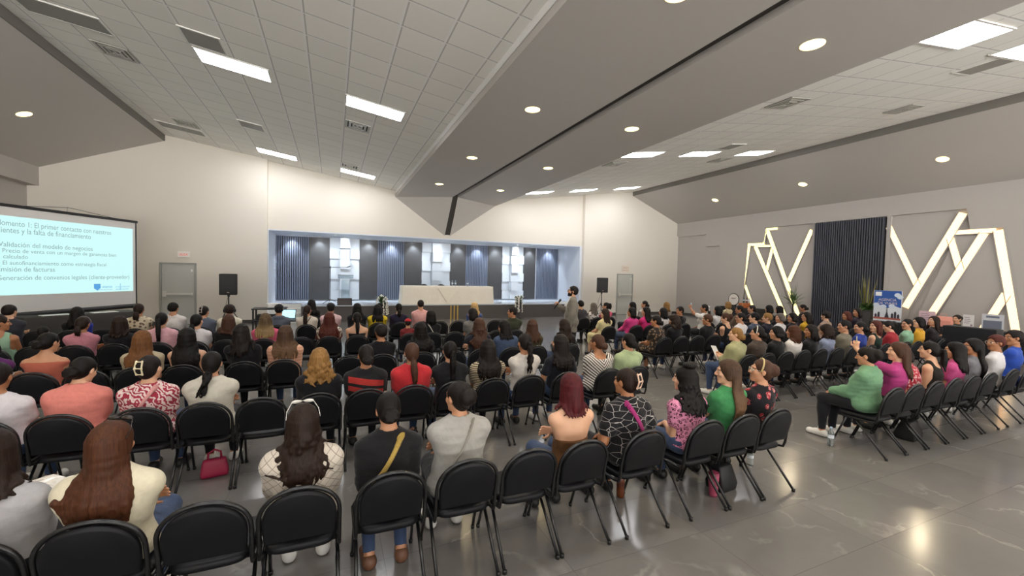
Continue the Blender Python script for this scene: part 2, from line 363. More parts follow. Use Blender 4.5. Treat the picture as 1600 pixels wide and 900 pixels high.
# invented opening behind the camera that lets in the fill: piers and lintel
m = MB(); m.box((XL - .4, Y0 - .15, 5.4), (XR + .4, Y0, 6.9)); [m.box((x - .25, Y0 - .15, 0), (x + .25, Y0, 5.4)) for x in (XL, XL + 6.5, XC, XR - 6.5, XR)]; struct(m.out('wall_back', M_WALL))
for k, x in enumerate((XL, XL + 6.5, XC, XR - 6.5)):
    xe = (XL + 6.5, XC, XR - 6.5, XR)[k]; m = MB(); [m.box((x + .25 + i * (xe - x - .5) / 4 - .03, Y0 - .10, 0), (x + .25 + i * (xe - x - .5) / 4 + .03, Y0 - .04, 5.4)) for i in range(1, 4)]; [m.box((x + .25, Y0 - .10, z - .03), (xe - .25, Y0 - .04, z + .03)) for z in (.03, 2.4, 4.0, 5.37)]; struct(m.out('window_%d' % (k + 1), M_FRAMEW))  # invented mullions, added to dress the opening for the fill light
# stage wall: two piers that stand proud, the header over the opening (set back a little)
SX0, SX1, SZ = -2.22, 11.48, 3.5; HB = D + .22
m = MB(); m.box((XL - .4, D, 0), (SX0 - .02, HB + .2, 6.9)); m.box((SX1 + .12, D, 0), (XR + .4, HB + .2, 6.9)); m.box((SX0 - .02, HB, SZ), (SX1 + .12, HB + .2, 6.9)); struct(m.out('wall_front', M_WALL))
M_NICHE = noisy('white_stage_paint', '#dfe5ee', .55, .02, .5)
m = MB(); m.box((SX0 - .2, HB - .02, 0), (SX0, NB, SZ)); m.box((SX1, HB - .02, 0), (SX1 + .2, NB, SZ)); m.box((SX0 - .2, NB, 0), (SX1 + .2, NB + .12, SZ)); struct(m.out('wall_stage', M_NICHE))
struct(MB().box((SX0 - .2, HB + .005, SZ - .04), (SX1 + .2, NB, SZ + .1)).out('ceiling_stage', M_NICHE))
# right wall: base layer, with a raised front layer of panels that leaves the light channels and steps recessed
XB = XR + .10
struct(MB().box((XB, Y0, 0), (XB + .12, D + .3, 6.9)).out('wall_right', M_GREY))
# grid ceilings, upper edge fascias, soffits
def slab(name, x0, x1, zf, mat):
    m = MB(); m.add([(x0, Y0, zf(x0)), (x1, Y0, zf(x1)), (x1, HB, zf(x1)), (x0, HB, zf(x0)), (x0, Y0, zf(x0) + .06), (x1, Y0, zf(x1) + .06), (x1, HB, zf(x1) + .06), (x0, HB, zf(x0) + .06)], [(0,1,2,3),(4,7,6,5),(0,4,5,1),(1,5,6,2),(2,6,7,3),(3,7,4,0)]); return struct(m.out(name, mat))
slab('ceiling_left', XC - XE - .02, XC - 2.2, zceil, M_TILE); slab('ceiling_right', XC + 2.2, XC + XE + .02, zceil, M_TILE)
for s, nm in ((-1, 'left'), (1, 'right')):
    xe, xw = XC + s * XE, XC + s * 13.2
    zf = lambda x: ZE + (ZC - ZE) * (abs(x - XC) - XE) / (13.05 - XE)
    o = slab('ceiling_side_' + nm, min(xe, xw), max(xe, xw), zf, M_SOFF)
    m = MB(); m.box((xe - .02, Y0, ZE - .005), (xe + .02, D, zceil(xe) + .08)); struct(m.out('trim_%d' % (2 if s < 0 else 3), simple('fascia_shade_grey', '#77736d', .7)))  # dark grey puts the shade of the recessed cove into the fascia colour
# the two centre soffits with the dark slot between them, and the folded corbel that meets the stage wall
ZB = 5.12; WB = 2.24; GP = .115; PY = 16.85
for s, nm in ((-1, 'left'), (1, 'right')):
    a, b = sorted((XC + s * GP, XC + s * WB)); m = MB()
    xo, xi = XC + s * WB, XC + s * GP
    V = [(xo, Y0, ZB), (xi, Y0, ZB), (xi, PY, ZB), (xo, HB, ZB), (xi - s * 0 + 0, HB, 3.62)]
    top = [(x, y, ZB + .14) for x, y, z in V[:4]]
    m.add(V + top, [(0, 1, 2, 3), (3, 2, 4), (5, 8, 7, 6), (0, 5, 6, 1), (0, 3, 8, 5), (1, 6, 7, 2), (2, 7, 8, 3)]); struct(m.out('ceiling_centre_' + nm, M_SOFF))
    m = MB(); m.add([(xo, Y0, ZB + .13), (xo, HB, ZB + .13), (xo, HB, zceil(xo) + .02), (xo, Y0, zceil(xo) + .02), (xo - s * .03, Y0, ZB + .13), (xo - s * .03, HB, ZB + .13), (xo - s * .03, HB, zceil(xo) + .02), (xo - s * .03, Y0, zceil(xo) + .02)], [(0,1,2,3),(7,6,5,4),(0,4,5,1),(1,5,6,2),(2,6,7,3),(3,7,4,0)]); struct(m.out('trim_%d' % (4 if s < 0 else 5), M_WHITE))
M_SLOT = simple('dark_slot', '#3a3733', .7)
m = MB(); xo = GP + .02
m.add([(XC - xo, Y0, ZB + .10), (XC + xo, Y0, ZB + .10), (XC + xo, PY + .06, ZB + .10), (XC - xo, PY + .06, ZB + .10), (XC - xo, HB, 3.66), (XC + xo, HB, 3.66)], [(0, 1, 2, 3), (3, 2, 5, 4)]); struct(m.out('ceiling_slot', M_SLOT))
# stage: platform with steps let into both ends, gold stripes on the front
M_STAGEF = noisy('dark_grey_stage', '#55504e', .55, .05, 1.5); M_STEP = simple('white_steps', '#dcdcd8', .4); M_STGTOP = simple('white_stage_floor', '#ccd3dc', .25)
FY = 17.52; PX0, PX1 = -1.08, 10.34; ZS = .635
struct(MB().box((PX0, FY, 0), (PX1, HB + .1, ZS - .03)).out('trim_6', M_STAGEF))
m = MB(); m.box((PX0 - .01, FY - .015, ZS - .03), (PX1 + .01, NB, ZS)); m.box((SX0, HB + .6, ZS - .04), (SX1, NB, ZS - .001)); struct(m.out('floor_stage', M_STGTOP))
m = MB()
for x0, x1 in ((SX0, PX0), (PX1, SX1)):
    for k in range(4): m.box((x0, FY + .05 + k * .29, k * .159), (x1, HB + .75, (k + 1) * .159 - (0.002 if k == 3 else 0)))
struct(m.out('floor_steps', M_STEP))
M_GOLD = simple('gold_strip', '#c9a95c', .3, .8)
for k, x in enumerate((4.70, 4.85, 5.0)): struct(MB().box((x - .028, FY - .012, .0), (x + .028, FY + .01, ZS - .035)).out('trim_%d' % (7 + k), M_GOLD))
# stage backdrop: slatted blue-grey panels, dark stone panels, white block columns
M_SLATBK = simple('slat_backing', '#2a2e39', .8); M_SLATB = noisy('blue_grey_slat', '#6f7788', .55, .05, 2.); M_STONE = noisy('dark_stone', '#3b3b3c', .45, .18, 3., .1, 20.); M_BLOCK = noisy('white_block', '#cdd2d7', .6, .03, 1.)
ZT = 3.42
def slats(x0, x1, nm):
    b = struct(MB().box((x0, NB - .03, ZS + .05), (x1, NB, ZT)).out(nm.replace('trim_1', 'trim_3'), M_SLATBK)); m = MB(); n = int((x1 - x0) / .085)
    for i in range(n): xx = x0 + (i + .5) * (x1 - x0) / n; m.box((xx - .025, NB - .09, ZS + .05), (xx + .025, NB - .03, ZT))
    return struct(m.out(nm, M_SLATB))
for i, (a, b) in enumerate(((-2.22, -.94), (1.90, 3.12), (6.14, 7.33), (10.13, 11.44))): slats(a, b, 'trim_%d' % (10 + i))
for i, (a, b) in enumerate(((-.94, -.12), (1.12, 1.90), (3.12, 3.94), (5.34, 6.14), (7.33, 8.11), (9.34, 10.05))): struct(MB().box((a, NB - .10, ZS + .05), (b, NB, ZT)).out('trim_%d' % (14 + i), M_STONE))
struct(MB().box((10.05, NB - .04, ZS), (10.13, NB, ZT)).out('trim_20', M_NICHE))
PAT = ('101', '010', '011', '110', '101', '010', '111')
for ci, (a, b) in enumerate(((-.12, 1.12), (3.94, 5.34), (8.11, 9.34))):
    w = (b - a) / 3; hh = (ZT - ZS - .05) / 6
    m = MB(); m.box((a + .02, NB - .06, ZS + .05), (b - .02, NB, ZT))
    for r in range(6):
        for c in range(3):
            dpt = {(0, 0): .16, (0, 1): .42, (1, 0): .30, (1, 1): .07}[((r + c + ci) % 2, (r * 3 + c * 2 + ci) % 2)]
            m.box((a + c * w + .006, NB - dpt, ZS + .056 + r * hh), (a + (c + 1) * w - .006, NB - .05, ZS + .044 + (r + 1) * hh))
    struct(m.out('trim_%d' % (21 + ci), M_BLOCK))
# right wall front layer with its recessed steps and mountain-shaped light channels
def gap_panel():
    m = MB(); X0 = XR
    parts = [[(Y0, 0), (4.98, 0), (4.98, .35), (5.50, 3.69), (5.50, 4.33), (Y0, 4.33)], [(Y0, 4.33), (D, 4.33), (D, 6.0), (Y0, 6.0)], [(5.5, 3.69), (6.17, 3.69), (6.28, 4.33), (5.5, 4.33)],
             [(10.58, 0), (10.70, 0), (10.70, 4.33), (10.58, 4.33)], [(8.13, 0), (8.25, 0), (8.25, 4.33), (8.13, 4.33)],
             [(13.70, 0), (15.06, 0), (15.06, 3.65), (15.90, 3.65), (15.90, 4.27), (17.8, 4.27), (17.8, 4.33), (12.66, 4.33), (12.75, 3.69), (13.52, 3.69)]]
    for p in parts: m.prism(p, 0, X0, XB)
    return struct(m.out('trim_24', M_GREY))
gap_panel()
M_STRIP = emit('led_channel', '#fff0ad', STRIP_W)
M_STRIP2 = emit('led_channel_warm', '#ffdba6', STRIP_W * 1.1)
def strip(nm, a, b, w, mat):
    (y0, z0), (y1, z1) = a, b; d = vec(y1 - y0, z1 - z0); L = np.linalg.norm(d); d /= L; n = vec(-d[1], d[0]) * w / 2
    p = [(y0 + n[0], z0 + n[1]), (y0 - n[0], z0 - n[1]), (y1 - n[0], z1 - n[1]), (y1 + n[0], z1 + n[1])]
    m = MB(); m.prism(p, 0, XR + .012, XB - .01)
    o = thing('wall_light', nm, 'wall light'); m.out('light_channel', mat, o)
    n2 = n * 1.16; rim = MB()
    for s in (1, -1):
        q0, q1 = (y0 + s * n[0], z0 + s * n[1]), (y1 + s * n[0], z1 + s * n[1]); e = vec(s * n2[0] * .16, s * n2[1] * .16)
        rim.prism([q0, q1, (q1[0] + e[0], q1[1] + e[1]), (q0[0] + e[0], q0[1] + e[1])] if s > 0 else [q1, q0, (q0[0] + e[0], q0[1] + e[1]), (q1[0] + e[0], q1[1] + e[1])], 0, XR - .004, XB)
    rim.out('channel_edge', M_GREY, o); return o
LW = .17
for nm, a, b, w, mt in (('steep outermost light strip of the far mountain motif', (13.86, .25), (13.46, 3.60), LW, M_STRIP), ('short flat light strip on the lower step of the far motif', (13.52, 3.62), (12.72, 3.60), .12, M_STRIP),
        ('near-vertical light strip on the upper step of the far motif', (12.77, 3.60), (12.68, 4.24), .10, M_STRIP), ('short top light strip of the far motif', (12.70, 4.25), (12.2, 4.25), .10, M_STRIP),
        ('long diagonal light strip falling from the far motif peak', (12.60, 4.2), (10.98, .3), LW, M_STRIP), ('inner diagonal light strip of the far motif below its lower step', (13.14, 3.52), (11.55, .3), LW, M_STRIP),
        ('short light strip joining the two far diagonals', (12.33, 3.42), (12.54, 2.46), .14, M_STRIP), ('light strip rising towards the slatted panel in the far motif', (10.73, 4.06), (11.55, 1.98), LW, M_STRIP),
        ('small low branch light strip at the foot of the far motif', (13.57, 1.74), (13.0, .45), .13, M_STRIP), ('thin flat light strip under the lower step of the far motif', (13.2, 3.54), (12.42, 3.51), .08, M_STRIP),
        ('light strip falling from the slatted panel in the near motif', (8.19, 3.96), (7.34, 1.95), LW, M_STRIP2), ('long diagonal light strip from the near motif peak', (6.35, 4.2), (7.62, 1.2), .20, M_STRIP2),
        ('short light strip joining the two near diagonals', (6.60, 3.46), (6.34, 2.46), .17, M_STRIP2), ('second long diagonal light strip of the near motif', (5.87, 3.55), (7.20, .45), .20, M_STRIP2),
        ('steep outermost light strip at the right edge of the near motif', (5.57, 3.62), (5.02, .3), .24, M_STRIP2), ('low branch light strip at the foot of the near motif', (5.36, 1.78), (5.92, .3), .19, M_STRIP2), ('flat light strip on the lower step of the near motif', (6.5, 3.62), (5.66, 3.62), .13, M_STRIP2)):
    strip('glowing warm ' + nm, a, b, w, mt)
# inner wall panels of the motifs: front layer between the channels, cut by the slanted outlines
def infill():
    m = MB()
    for p in ([(10.70, 0), (10.90, 0), (12.52, 4.2), (10.70, 4.2)], [(11.12, 0), (11.38, 0), (13.0, 3.4), (12.50, 3.4)], [(11.6, .0), (13.72, 0), (13.40, 3.5), (13.24, 3.5)],
              [(8.13, 0), (7.70, 0), (7.52, 1.1), (6.45, 4.2), (8.13, 4.2)], [(7.62, 0), (7.42, 0), (6.02, 3.5), (6.5, 3.5)], [(7.2, 0), (5.02, 0), (5.50, 3.5), (5.80, 3.5)]):
        m.prism(p, 0, XR + .055, XB)
    return struct(m.out('trim_25', M_GREY))
infill()
# dark slatted wall panel between the motifs
struct(MB().box((XR - .03, 8.28, .0), (XB, 10.58, 4.3)).out('trim_27', simple('dark_slat_backing', '#1b1b20', .8))); m = MB(); n = 30
for i in range(n): yy = 8.28 + (i + .5) * 2.30 / n; m.box((XR - .085, yy - .022, 0.), (XR - .03, yy + .022, 4.3))
struct(m.out('trim_26', simple('dark_slat', '#464751', .55)))
M_BASE = simple('dark_baseboard', '#3d3a38', .6)
struct(MB().box((SX1 + .12, D - .02, 0), (XR, D, .11)).out('baseboard_front', M_BASE)); struct(MB().box((XL - .28, D - .02, 0), (SX0 - .05, D, .11)).out('baseboard_left', M_BASE)); struct(MB().box((XR - .02, Y0, 0), (XR, D, .11)).out('baseboard_right', M_BASE))
# doors
M_DOOR = noisy('grey_steel_door', '#bcbdb8', .45, .03, 2.); M_FRAME = simple('grey_door_frame', '#9b9d97', .5)
for k, x in ((1, XC - 9.543), (2, XC + 9.543)):
    m = MB(); m.box((x - .52, D - .05, 0), (x - .46, D + .02, 2.15)); m.box((x + .46, D - .05, 0), (x + .52, D + .02, 2.15)); m.box((x - .46, D - .05, 2.09), (x + .46, D + .02, 2.15))
    f = struct(m.out('door_%d' % k, M_FRAME, bevel=.006))
    MB().box((x - .455, D - .022, .01), (x + .455, D + .01, 2.085)).out('door_leaf', M_DOOR, f)
    m = MB(); m.box((x - .38, D - .085, 1.02), (x + .40, D - .045, 1.085)); m.box((x - .43, D - .095, .96), (x - .33, D - .02, 1.16)); m.box((x + .37, D - .09, 1.0), (x + .42, D - .02, 1.10)); m.out('push_bar', simple('bar_metal', '#dcdad2', .35, .3), f, bevel=.006)
    MB().box((x + .36, D - .05, 1.84), (x + .41, D - .02, 1.92)).out('door_sensor', M_WHITE, f, bevel=.005)
# ---------------------------------------------------------------- lamps
M_PANEL = emit('lit_diffuser', '#fbfbff', PANEL_W); M_LFRAME = simple('lamp_frame', '#e2e1dc', .5); M_OFF = simple('unlit_diffuser', '#8c8c86', .5); M_VENT = simple('vent_metal', '#b3b2ac', .45, .3); M_VDARK = simple('vent_dark', '#2b2a28', .8)
def on_ceiling(name, x, y, label, cat, group=None, dz=-.002):
    s = SL if x < XC else -SL
    o = thing(name, label, cat, (x, y, zceil(x) + dz), 0., group); o.rotation_euler = (0, -math.atan(s), 0); return o
def troffer(x, y, label, lit=True, w=.62, l=.31):
    o = on_ceiling('ceiling_light', x, y, label, 'ceiling light')
    MB().box((-w + .03, -l + .03, -.012), (w - .03, l - .03, .02)).out('diffuser', M_PANEL if lit else M_OFF, o)
    m = MB(); m.box((-w, -l, -.016), (w, -l + .03, .02)); m.box((-w, l - .03, -.016), (w, l, .02)); m.box((-w, -l + .03, -.016), (-w + .03, l - .03, .02)); m.box((w - .03, -l + .03, -.016), (w, l - .03, .02)); m.out('frame', M_LFRAME, o)
ROWN = {2.95: 'above the front aisle', 9.78: 'half way to the stage', 16.62: 'nearest the stage wall', -3.9: 'behind the audience'}
for y, nm in ROWN.items():
    for x, xn in ((-1.78, 'far left'), (.84, 'left of the centre soffit'), (8.2, 'right of the centre soffit'), (10.45, 'mid right'), (12.87, 'far right')):
        yy = y if x < XC else (3.04 if y == 2.95 else (9.76 if y == 9.78 else (16.3 if y > 16 else y)))
        troffer(x, yy, 'bright rectangular ceiling light panel %s, %s' % (xn, nm))
for x, y, w, nm in ((-4.3, 9.85, .60, 'wide grey unlit ceiling panel by the left soffit, nearest the camera'), (-4.38, 16.3, .60, 'wide grey unlit ceiling panel by the left soffit, at the stage wall'), (-2.12, 9.08, .31, 'small grey unlit panel touching the far left lit panel'), (-2.12, 13.85, .31, 'small grey unlit panel alone in the far left tiles'),
                    (10.6, 3.65, .31, 'grey unlit ceiling panel by the near right lights'), (10.78, 8.95, .31, 'grey unlit panel above the middle right light')):
    troffer(x, y, nm, False, w)
def vent(x, y, label):
    o = on_ceiling('ceiling_vent', x, y, label, 'air vent'); w = .29
    MB().box((-w, -w, -.004), (w, w, .02)).out('backing', M_VDARK, o)
    for k in range(3):
        a, b = w - k * .085, w - k * .085 - .05; m = MB()
        for p in (((-a, -a), (a, -b)), ((-a, b), (a, a)), ((-a, -b), (-b, b)), ((b, -b), (a, b))): m.box((p[0][0], p[0][1], -.022 - .004 * k), (p[1][0], p[1][1], -.004))
        m.out('louver', M_VENT, o)
    MB().box((-w + .26, -w + .26, -.03), (w - .26, w - .26, -.004)).out('louver', M_VENT, o)
for x, y, nm in ((-4.0, 10.95, 'square air vent near the left soffit'), (.55, 11.28, 'square air vent below the lit panel left of the soffit'), (-4.05, 15.45, 'square air vent by the stage wall, far left'), (.52, 15.72, 'square air vent by the stage wall beside the lit panel'), (.55, 4.45, 'square air vent at the top edge of the picture'),
                 (8.35, 5.65, 'square air vent right of the centre soffit, nearer'), (12.5, 5.62, 'square air vent by the right soffit, nearer'), (12.4, 10.7, 'square air vent by the right soffit, farther'), (8.1, 10.9, 'square air vent right of the centre soffit, farther')): vent(x, y, nm)
M_DL = emit('downlight_bulb', '#ffe2a0', DOWN_W); M_RING = emit('downlight_halo_glow', '#ffe6a8', 1.5, .8)  # the ring's emission paints the halo of glow around each bulb
def downlight(x, y, z, label, tilt=0., watts=95., r=.105):
    o = thing('downlight', label, 'downlight', (x, y, z)); o.rotation_euler = (0, tilt, 0)
    MB().lathe([(r * .80, -.004), (r * .80, .01)], n=20).out('bulb', M_DL, o)
    MB().lathe([(r * .78, -.006), (r * 1.05, -.012), (r * 1.35, -.004), (r * 1.35, .012), (r * .78, .012)], n=24, caps=False).out('ring', M_RING, o, smooth=True)
    l = bpy.data.lights.new('downlight_lamp', 'SPOT'); l.energy = watts; l.color = (1., .86, .62); l.spot_size = 2.2; l.spot_blend = .9; l.shadow_soft_size = .07
    lo = bpy.data.objects.new('downlight_lamp', l); C.objects.link(lo); lo.parent = o; lo.location = (0, 0, -.03)
for y, nm in ((3.58, 'nearest the camera'), (7.16, 'second from the camera'), (10.85, 'third from the camera'), (14.6, 'nearest the stage'), (-.1, 'just behind the camera'), (-3.8, 'at the back of the hall')):
    downlight(3.42, y, ZB - .002, 'warm round downlight in the left centre soffit, ' + nm); downlight(5.73, y, ZB - .002, 'warm round downlight in the right centre soffit, ' + nm)
ts = math.atan((ZE - ZC) / (13.05 - XE))
for y, nm in ((14.1, 'nearest the stage'), (10.2, 'second from the stage'), (6.3, 'nearest the right edge'), (2.4, 'out of the picture')):
    downlight(16.15, y, 5.62, 'warm round downlight in the right side soffit, ' + nm, ts); downlight(-6.88, y, 5.62, 'warm round downlight in the left side soffit, ' + nm, -ts)
M_SL = emit('stage_bulb', '#f2f8ff', STAGE_W)
for k, (x, y) in enumerate(((-1.6, 19.95), (-.53, 19.95), (.5, 19.72), (1.5, 19.95), (2.5, 19.95), (3.53, 19.95), (4.7, 19.72), (5.74, 19.95), (6.74, 19.95), (7.7, 19.95), (8.75, 19.72), (9.66, 19.95), (10.8, 19.95), (.1, 18.7), (1.0, 18.7), (4.64, 18.7), (8.3, 18.7), (9.1, 18.7))):  # middle front lamp is an added helper to bring out the block relief
    back = y > 19
    o = thing('stage_light', 'small cool white spotlight in the stage ceiling, %s from the left%s' % (['first','second','third','fourth','fifth','sixth','seventh','eighth','ninth','tenth','eleventh','twelfth','thirteenth','first','second','third','fourth','fifth'][k], ' along the backdrop' if back else ' along the front'), 'spotlight', (x, y, SZ - .042))
    MB().lathe([(.045, -.004), (.045, .004)], n=14).out('bulb', M_SL, o); MB().lathe([(.045, -.006), (.065, -.012), (.068, .002), (.045, .002)], n=16, caps=False).out('ring', M_WHITE, o)
    l = bpy.data.lights.new('stage_lamp', 'SPOT'); l.energy = (80. if y > 19.8 else 14.) if back else 66.; l.color = (.82, .91, 1.); l.spot_size = 1.5 if back else 1.9; l.spot_blend = .8; l.shadow_soft_size = .04
    lo = bpy.data.objects.new('stage_lamp', l); C.objects.link(lo); lo.parent = o; lo.location = (0, 0, -.03); lo.rotation_euler = (math.radians((12 if y > 19.8 else 4) if back else 38), 0, 0)
# ---------------------------------------------------------------- projection screen with its slide
SR = vec(-5.10, 15.0); SDV = vec(-.4339, -.9010); SW = 3.32; STOP, SBOT = 3.24, .92
scr = thing('projection_screen', 'large white projection screen on a black stand showing a pale blue slide', 'projection screen', (SR[0], SR[1], 0), math.atan2(SDV[1], SDV[0]) + math.pi)
# local axes: x towards the right edge of the screen (0 at that edge), y away from the audience side, z up
M_CANV = simple('screen_canvas', '#d9d6d2', .9); M_SLIDE = emit('projected_slide', '#c9f6f4', SLIDE_W, .06); M_TXT = emit('projected_text', '#7f9298', .75, .05); M_TXTB = emit('projected_blue', '#4d8fc4', .8, .05)
MB().box((-SW, -.004, SBOT), (0, .004, STOP)).out('canvas', M_CANV, scr)
m = MB(); m.box((-SW - .02, -.025, STOP - .03), (.05, .025, STOP + .035)); m.out('top_bar', M_BLACK, scr)
m = MB(); m.tube([(-SW - .05, .0, SBOT - .03), (.05, 0, SBOT - .03)], .06, 14); m.out('roller_case', M_BLACK, scr)
for x in (-SW - .012, .012): MB().box((x - .018, -.010, SBOT), (x + .018, .010, STOP)).out('edge_band', M_BLACK, scr)
m = MB(); m.tube([(-SW / 2 + .02, .08, .0), (-SW / 2 + .02, .08, STOP + .16)], .016); m.out('mast', M_CHROME, scr)
m = MB(); [m.tube([(-SW / 2 + .02, .08, .30), (-SW / 2 + .02 + .7 * math.cos(a), .08 + .35 * math.sin(a) + .2, .02)], .013) for a in (.5, 2.6, 4.7)]; m.out('tripod_feet', M_BLACK, scr)
m = MB(); m.tube([(-SW + .7, .02, STOP + .03), (-SW / 2, .06, STOP + .14), (-SW / 2 + .08, .06, STOP + .14), (-.55, .02, STOP + .03)], .006, 6); m.out('tension_cord', M_BLACK, scr)
sl = MB().add([(-3.18, -.008, 1.335), (-.085, -.008, 1.31), (-.085, -.008, 3.035), (-3.18, -.008, 3.02)], [(0, 1, 2, 3)]).out('projected_image', M_SLIDE, scr)
def slide_text(s, x, z, w, size, mat=M_TXT):
    o = text_mesh('slide_text', s, mat, size, sl, w); o.location = (x, -.012, z); o.rotation_euler = (math.pi / 2, 0, 0); return o
slide_text('Momento 1: El primer contacto con nuestros', -3.090, 2.815, 2.400, 0.170)
slide_text('clientes y la falta de financiamiento', -3.090, 2.665, 1.890, 0.170)
slide_text('Validación del modelo de negocios', -3.040, 2.370, 1.880, 0.150)
slide_text('• Precio de venta con un margen de ganancias bien', -3.060, 2.245, 2.500, 0.125)
slide_text('calculado', -2.970, 2.120, 0.440, 0.125)
slide_text('• El autofinanciamiento como estrategia fiscal', -3.060, 1.985, 2.230, 0.125)
slide_text('Emisión de facturas', -3.080, 1.840, 1.070, 0.150)
slide_text('Generación de convenios legales (cliente-proveedor)', -3.090, 1.655, 2.890, 0.150)
slide_text('UC URBANA', -1.065, 1.42, .395, .075, M_TXTB); slide_text('CENTRO DE ESTUDIOS', -1.065, 1.365, .395, .04, M_TXTB); slide_text('ESCUELA DE NEGOCIOS Y', -.585, 1.42, .41, .05, M_TXTB); slide_text('ADMINISTRACIÓN', -.585, 1.355, .36, .05, M_TXTB)
m = MB(); m.prism([(-1.14, 1.53), (-.98, 1.53), (-.98, 1.42), (-1.06, 1.36), (-1.14, 1.42)], 1, -.014, -.011); m.out('shield_logo', M_TXTB, sl)
MB().box((-.46, -.014, 1.35), (-.45, -.011, 1.53)).out('logo_divider', M_TXTB, sl)
# ---------------------------------------------------------------- exit signs
M_SIGN = simple('sign_white', '#efece6', .4); M_RED = emit('sign_red', '#d23b32', .35)
e = thing('exit_sign', 'white exit sign with red SALIDA letters above the left grey door', 'exit sign', (-4.75, D - .05, 2.44))
MB().box((-.17, -.03, -.10), (.17, .05, .10)).out('housing', M_SIGN, e, bevel=.01)
t = text_mesh('letters', 'SALIDA', M_RED, .12, e, .25, 'CENTER'); t.location = (0, -.034, -.045); t.rotation_euler = (math.pi / 2, 0, 0)
e = thing('exit_sign', 'pale exit sign with faint red SALIDA letters above the right door', 'exit sign', (XC + 9.543 + .02, D - .01, 2.42))
MB().box((-.24, -.012, -.16), (.24, .01, .16)).out('plate', simple('sign_cream', '#ded5c6', .5), e)
M_PALER = simple('faded_red', '#c98f80', .6)
t = text_mesh('letters', 'SALIDA', M_PALER, .15, e, .36, 'CENTER'); t.location = (0, -.015, -.0); t.rotation_euler = (math.pi / 2, 0, 0)
t = text_mesh('letters', 'EMERGENCIA', M_PALER, .10, e, .40, 'CENTER'); t.location = (0, -.015, -.12); t.rotation_euler = (math.pi / 2, 0, 0)
# ---------------------------------------------------------------- loudspeakers on stands
M_CAB = noisy('speaker_black', '#1b1a19', .6, .1, 9.); M_GRILLE = noisy('speaker_grille', '#121212', .5, .3, 80.)
def speaker(x, y, z0, label, rz):
    o = thing('loudspeaker', label, 'loudspeaker', (x, y, z0), rz)
    m = MB(); rings = []
    for z, k in ((0, .94), (.02, 1.), (.68, 1.), (.70, .94)): rings.append([(px * k, py, z) for px, py in ((-.25, -.17), (.25, -.17), (.25, .0), (.16, .20), (-.16, .20), (-.25, .0))])
    m.loft(rings); m.out('cabinet', M_CAB, o, bevel=.012)
    m = MB(); m.box((-.225, -.185, .06), (.225, -.165, .66)); m.out('grille', M_GRILLE, o, bevel=.008)
    MB().box((-.03, -.19, .075), (.03, -.183, .10)).out('badge', simple('badge', '#c8a9a4', .4), o)
    MB().lathe([(.04, -.06), (.04, .0)]).out('pole_cup', M_BLACK, o)
def spk_stand(x, y, h, label):
    o = thing('speaker_stand', label, 'speaker stand', (x, y, 0))
    MB().tube([(0, 0, .35), (0, 0, h)], .02).out('pole', M_BLACK, o)
    MB().lathe([(.034, .62), (.034, .74)]).out('collar', M_BLACK, o)
    for a in (.4, 2.5, 4.6): MB().tube([(.02 * math.cos(a), .02 * math.sin(a), .70), (.45 * math.cos(a), .45 * math.sin(a), .02)], .013).out('leg', M_BLACK, o)
    m = MB(); m.tube([(-.03, .03, h - .02), (-.12, .1, h - .4), (-.1, .12, .6), (-.25, .2, .02)], .006, 6); m.out('cable', M_BLACK, o)
spk_stand(-3.18, 16.5, 1.05, 'black tripod stand carrying the loudspeaker by the left grey door'); speaker(-3.18, 16.5, 1.11, 'black loudspeaker on a stand between the left door and the stage', .1)
spk_stand(11.75, 16.5, 1.17, 'black tripod stand carrying the loudspeaker right of the stage'); speaker(11.75, 16.5, 1.23, 'black loudspeaker on a stand beside the right door', -.3)
# ---------------------------------------------------------------- things on and before the stage
def drape(name, x0, x1, y0, y1, z0, z1, mat, amp=.02, folds=14, flare=.05, n=90, seed=1):
    """a cloth hanging over a table: flat top, wavy skirt"""
    rs = np.random.RandomState(seed); per = []; w, dd = x1 - x0, y1 - y0; L = 2 * (w + dd)
    N = 4 * n
    for i in range(N):
        s = i / N * L
        if s < w: p, nn = (x0 + s, y0), (0, -1)
        elif s < w + dd: p, nn = (x1, y0 + s - w), (1, 0)
        elif s < 2 * w + dd: p, nn = (x1 - (s - w - dd), y1), (0, 1)
        else: p, nn = (x0, y1 - (s - 2 * w - dd)), (-1, 0)
        per.append((p, nn, s))
    K = [(rs.uniform(2, folds), rs.uniform(0, 6.28)) for _ in range(5)]
    wv = lambda s: sum(math.sin(k * s * 2.2 + ph) for k, ph in K) / 5
    rings = []
    for f in (0., .01, .15, .4, .7, 1.):
        z = z1 - (z1 - z0) * f; rings.append([(p[0] + nn[0] * (flare * f + amp * f * wv(s) + (.006 if f > 0 else 0)), p[1] + nn[1] * (flare * f + amp * f * wv(s) + (.006 if f > 0 else 0)), z - (.003 if f > 0 else 0)) for p, nn, s in per])
    m = MB(); V = [q for r in rings for q in r]; m.add(V, [(i * N + k, i * N + (k + 1) % N, (i + 1) * N + (k + 1) % N, (i + 1) * N + k) for i in range(len(rings) - 1) for k in range(N)] + [tuple(range(N))])
    return m.out(name, mat, smooth=True)
M_LINEN = cloth('#f4eee1'); M_BCLOTH = cloth('#1d1d1f')
def table(label, x0, x1, y0, y1, z0, h, legs=True):
    o = thing('folding_table', label, 'table', ((x0 + x1) / 2, (y0 + y1) / 2, z0)); w, d = (x1 - x0) / 2, (y1 - y0) / 2
    MB().box((-w, -d, h - .035), (w, d, h)).out('tabletop', M_WHITE, o, bevel=.008)
    for sx in (-1, 1):
        for sy in (-1, 1): MB().tube([(sx * (w - .12), sy * (d - .06), h - .03), (sx * (w - .10), sy * (d - .05), 0)], .013).out('leg', M_CHROME, o)
    return o
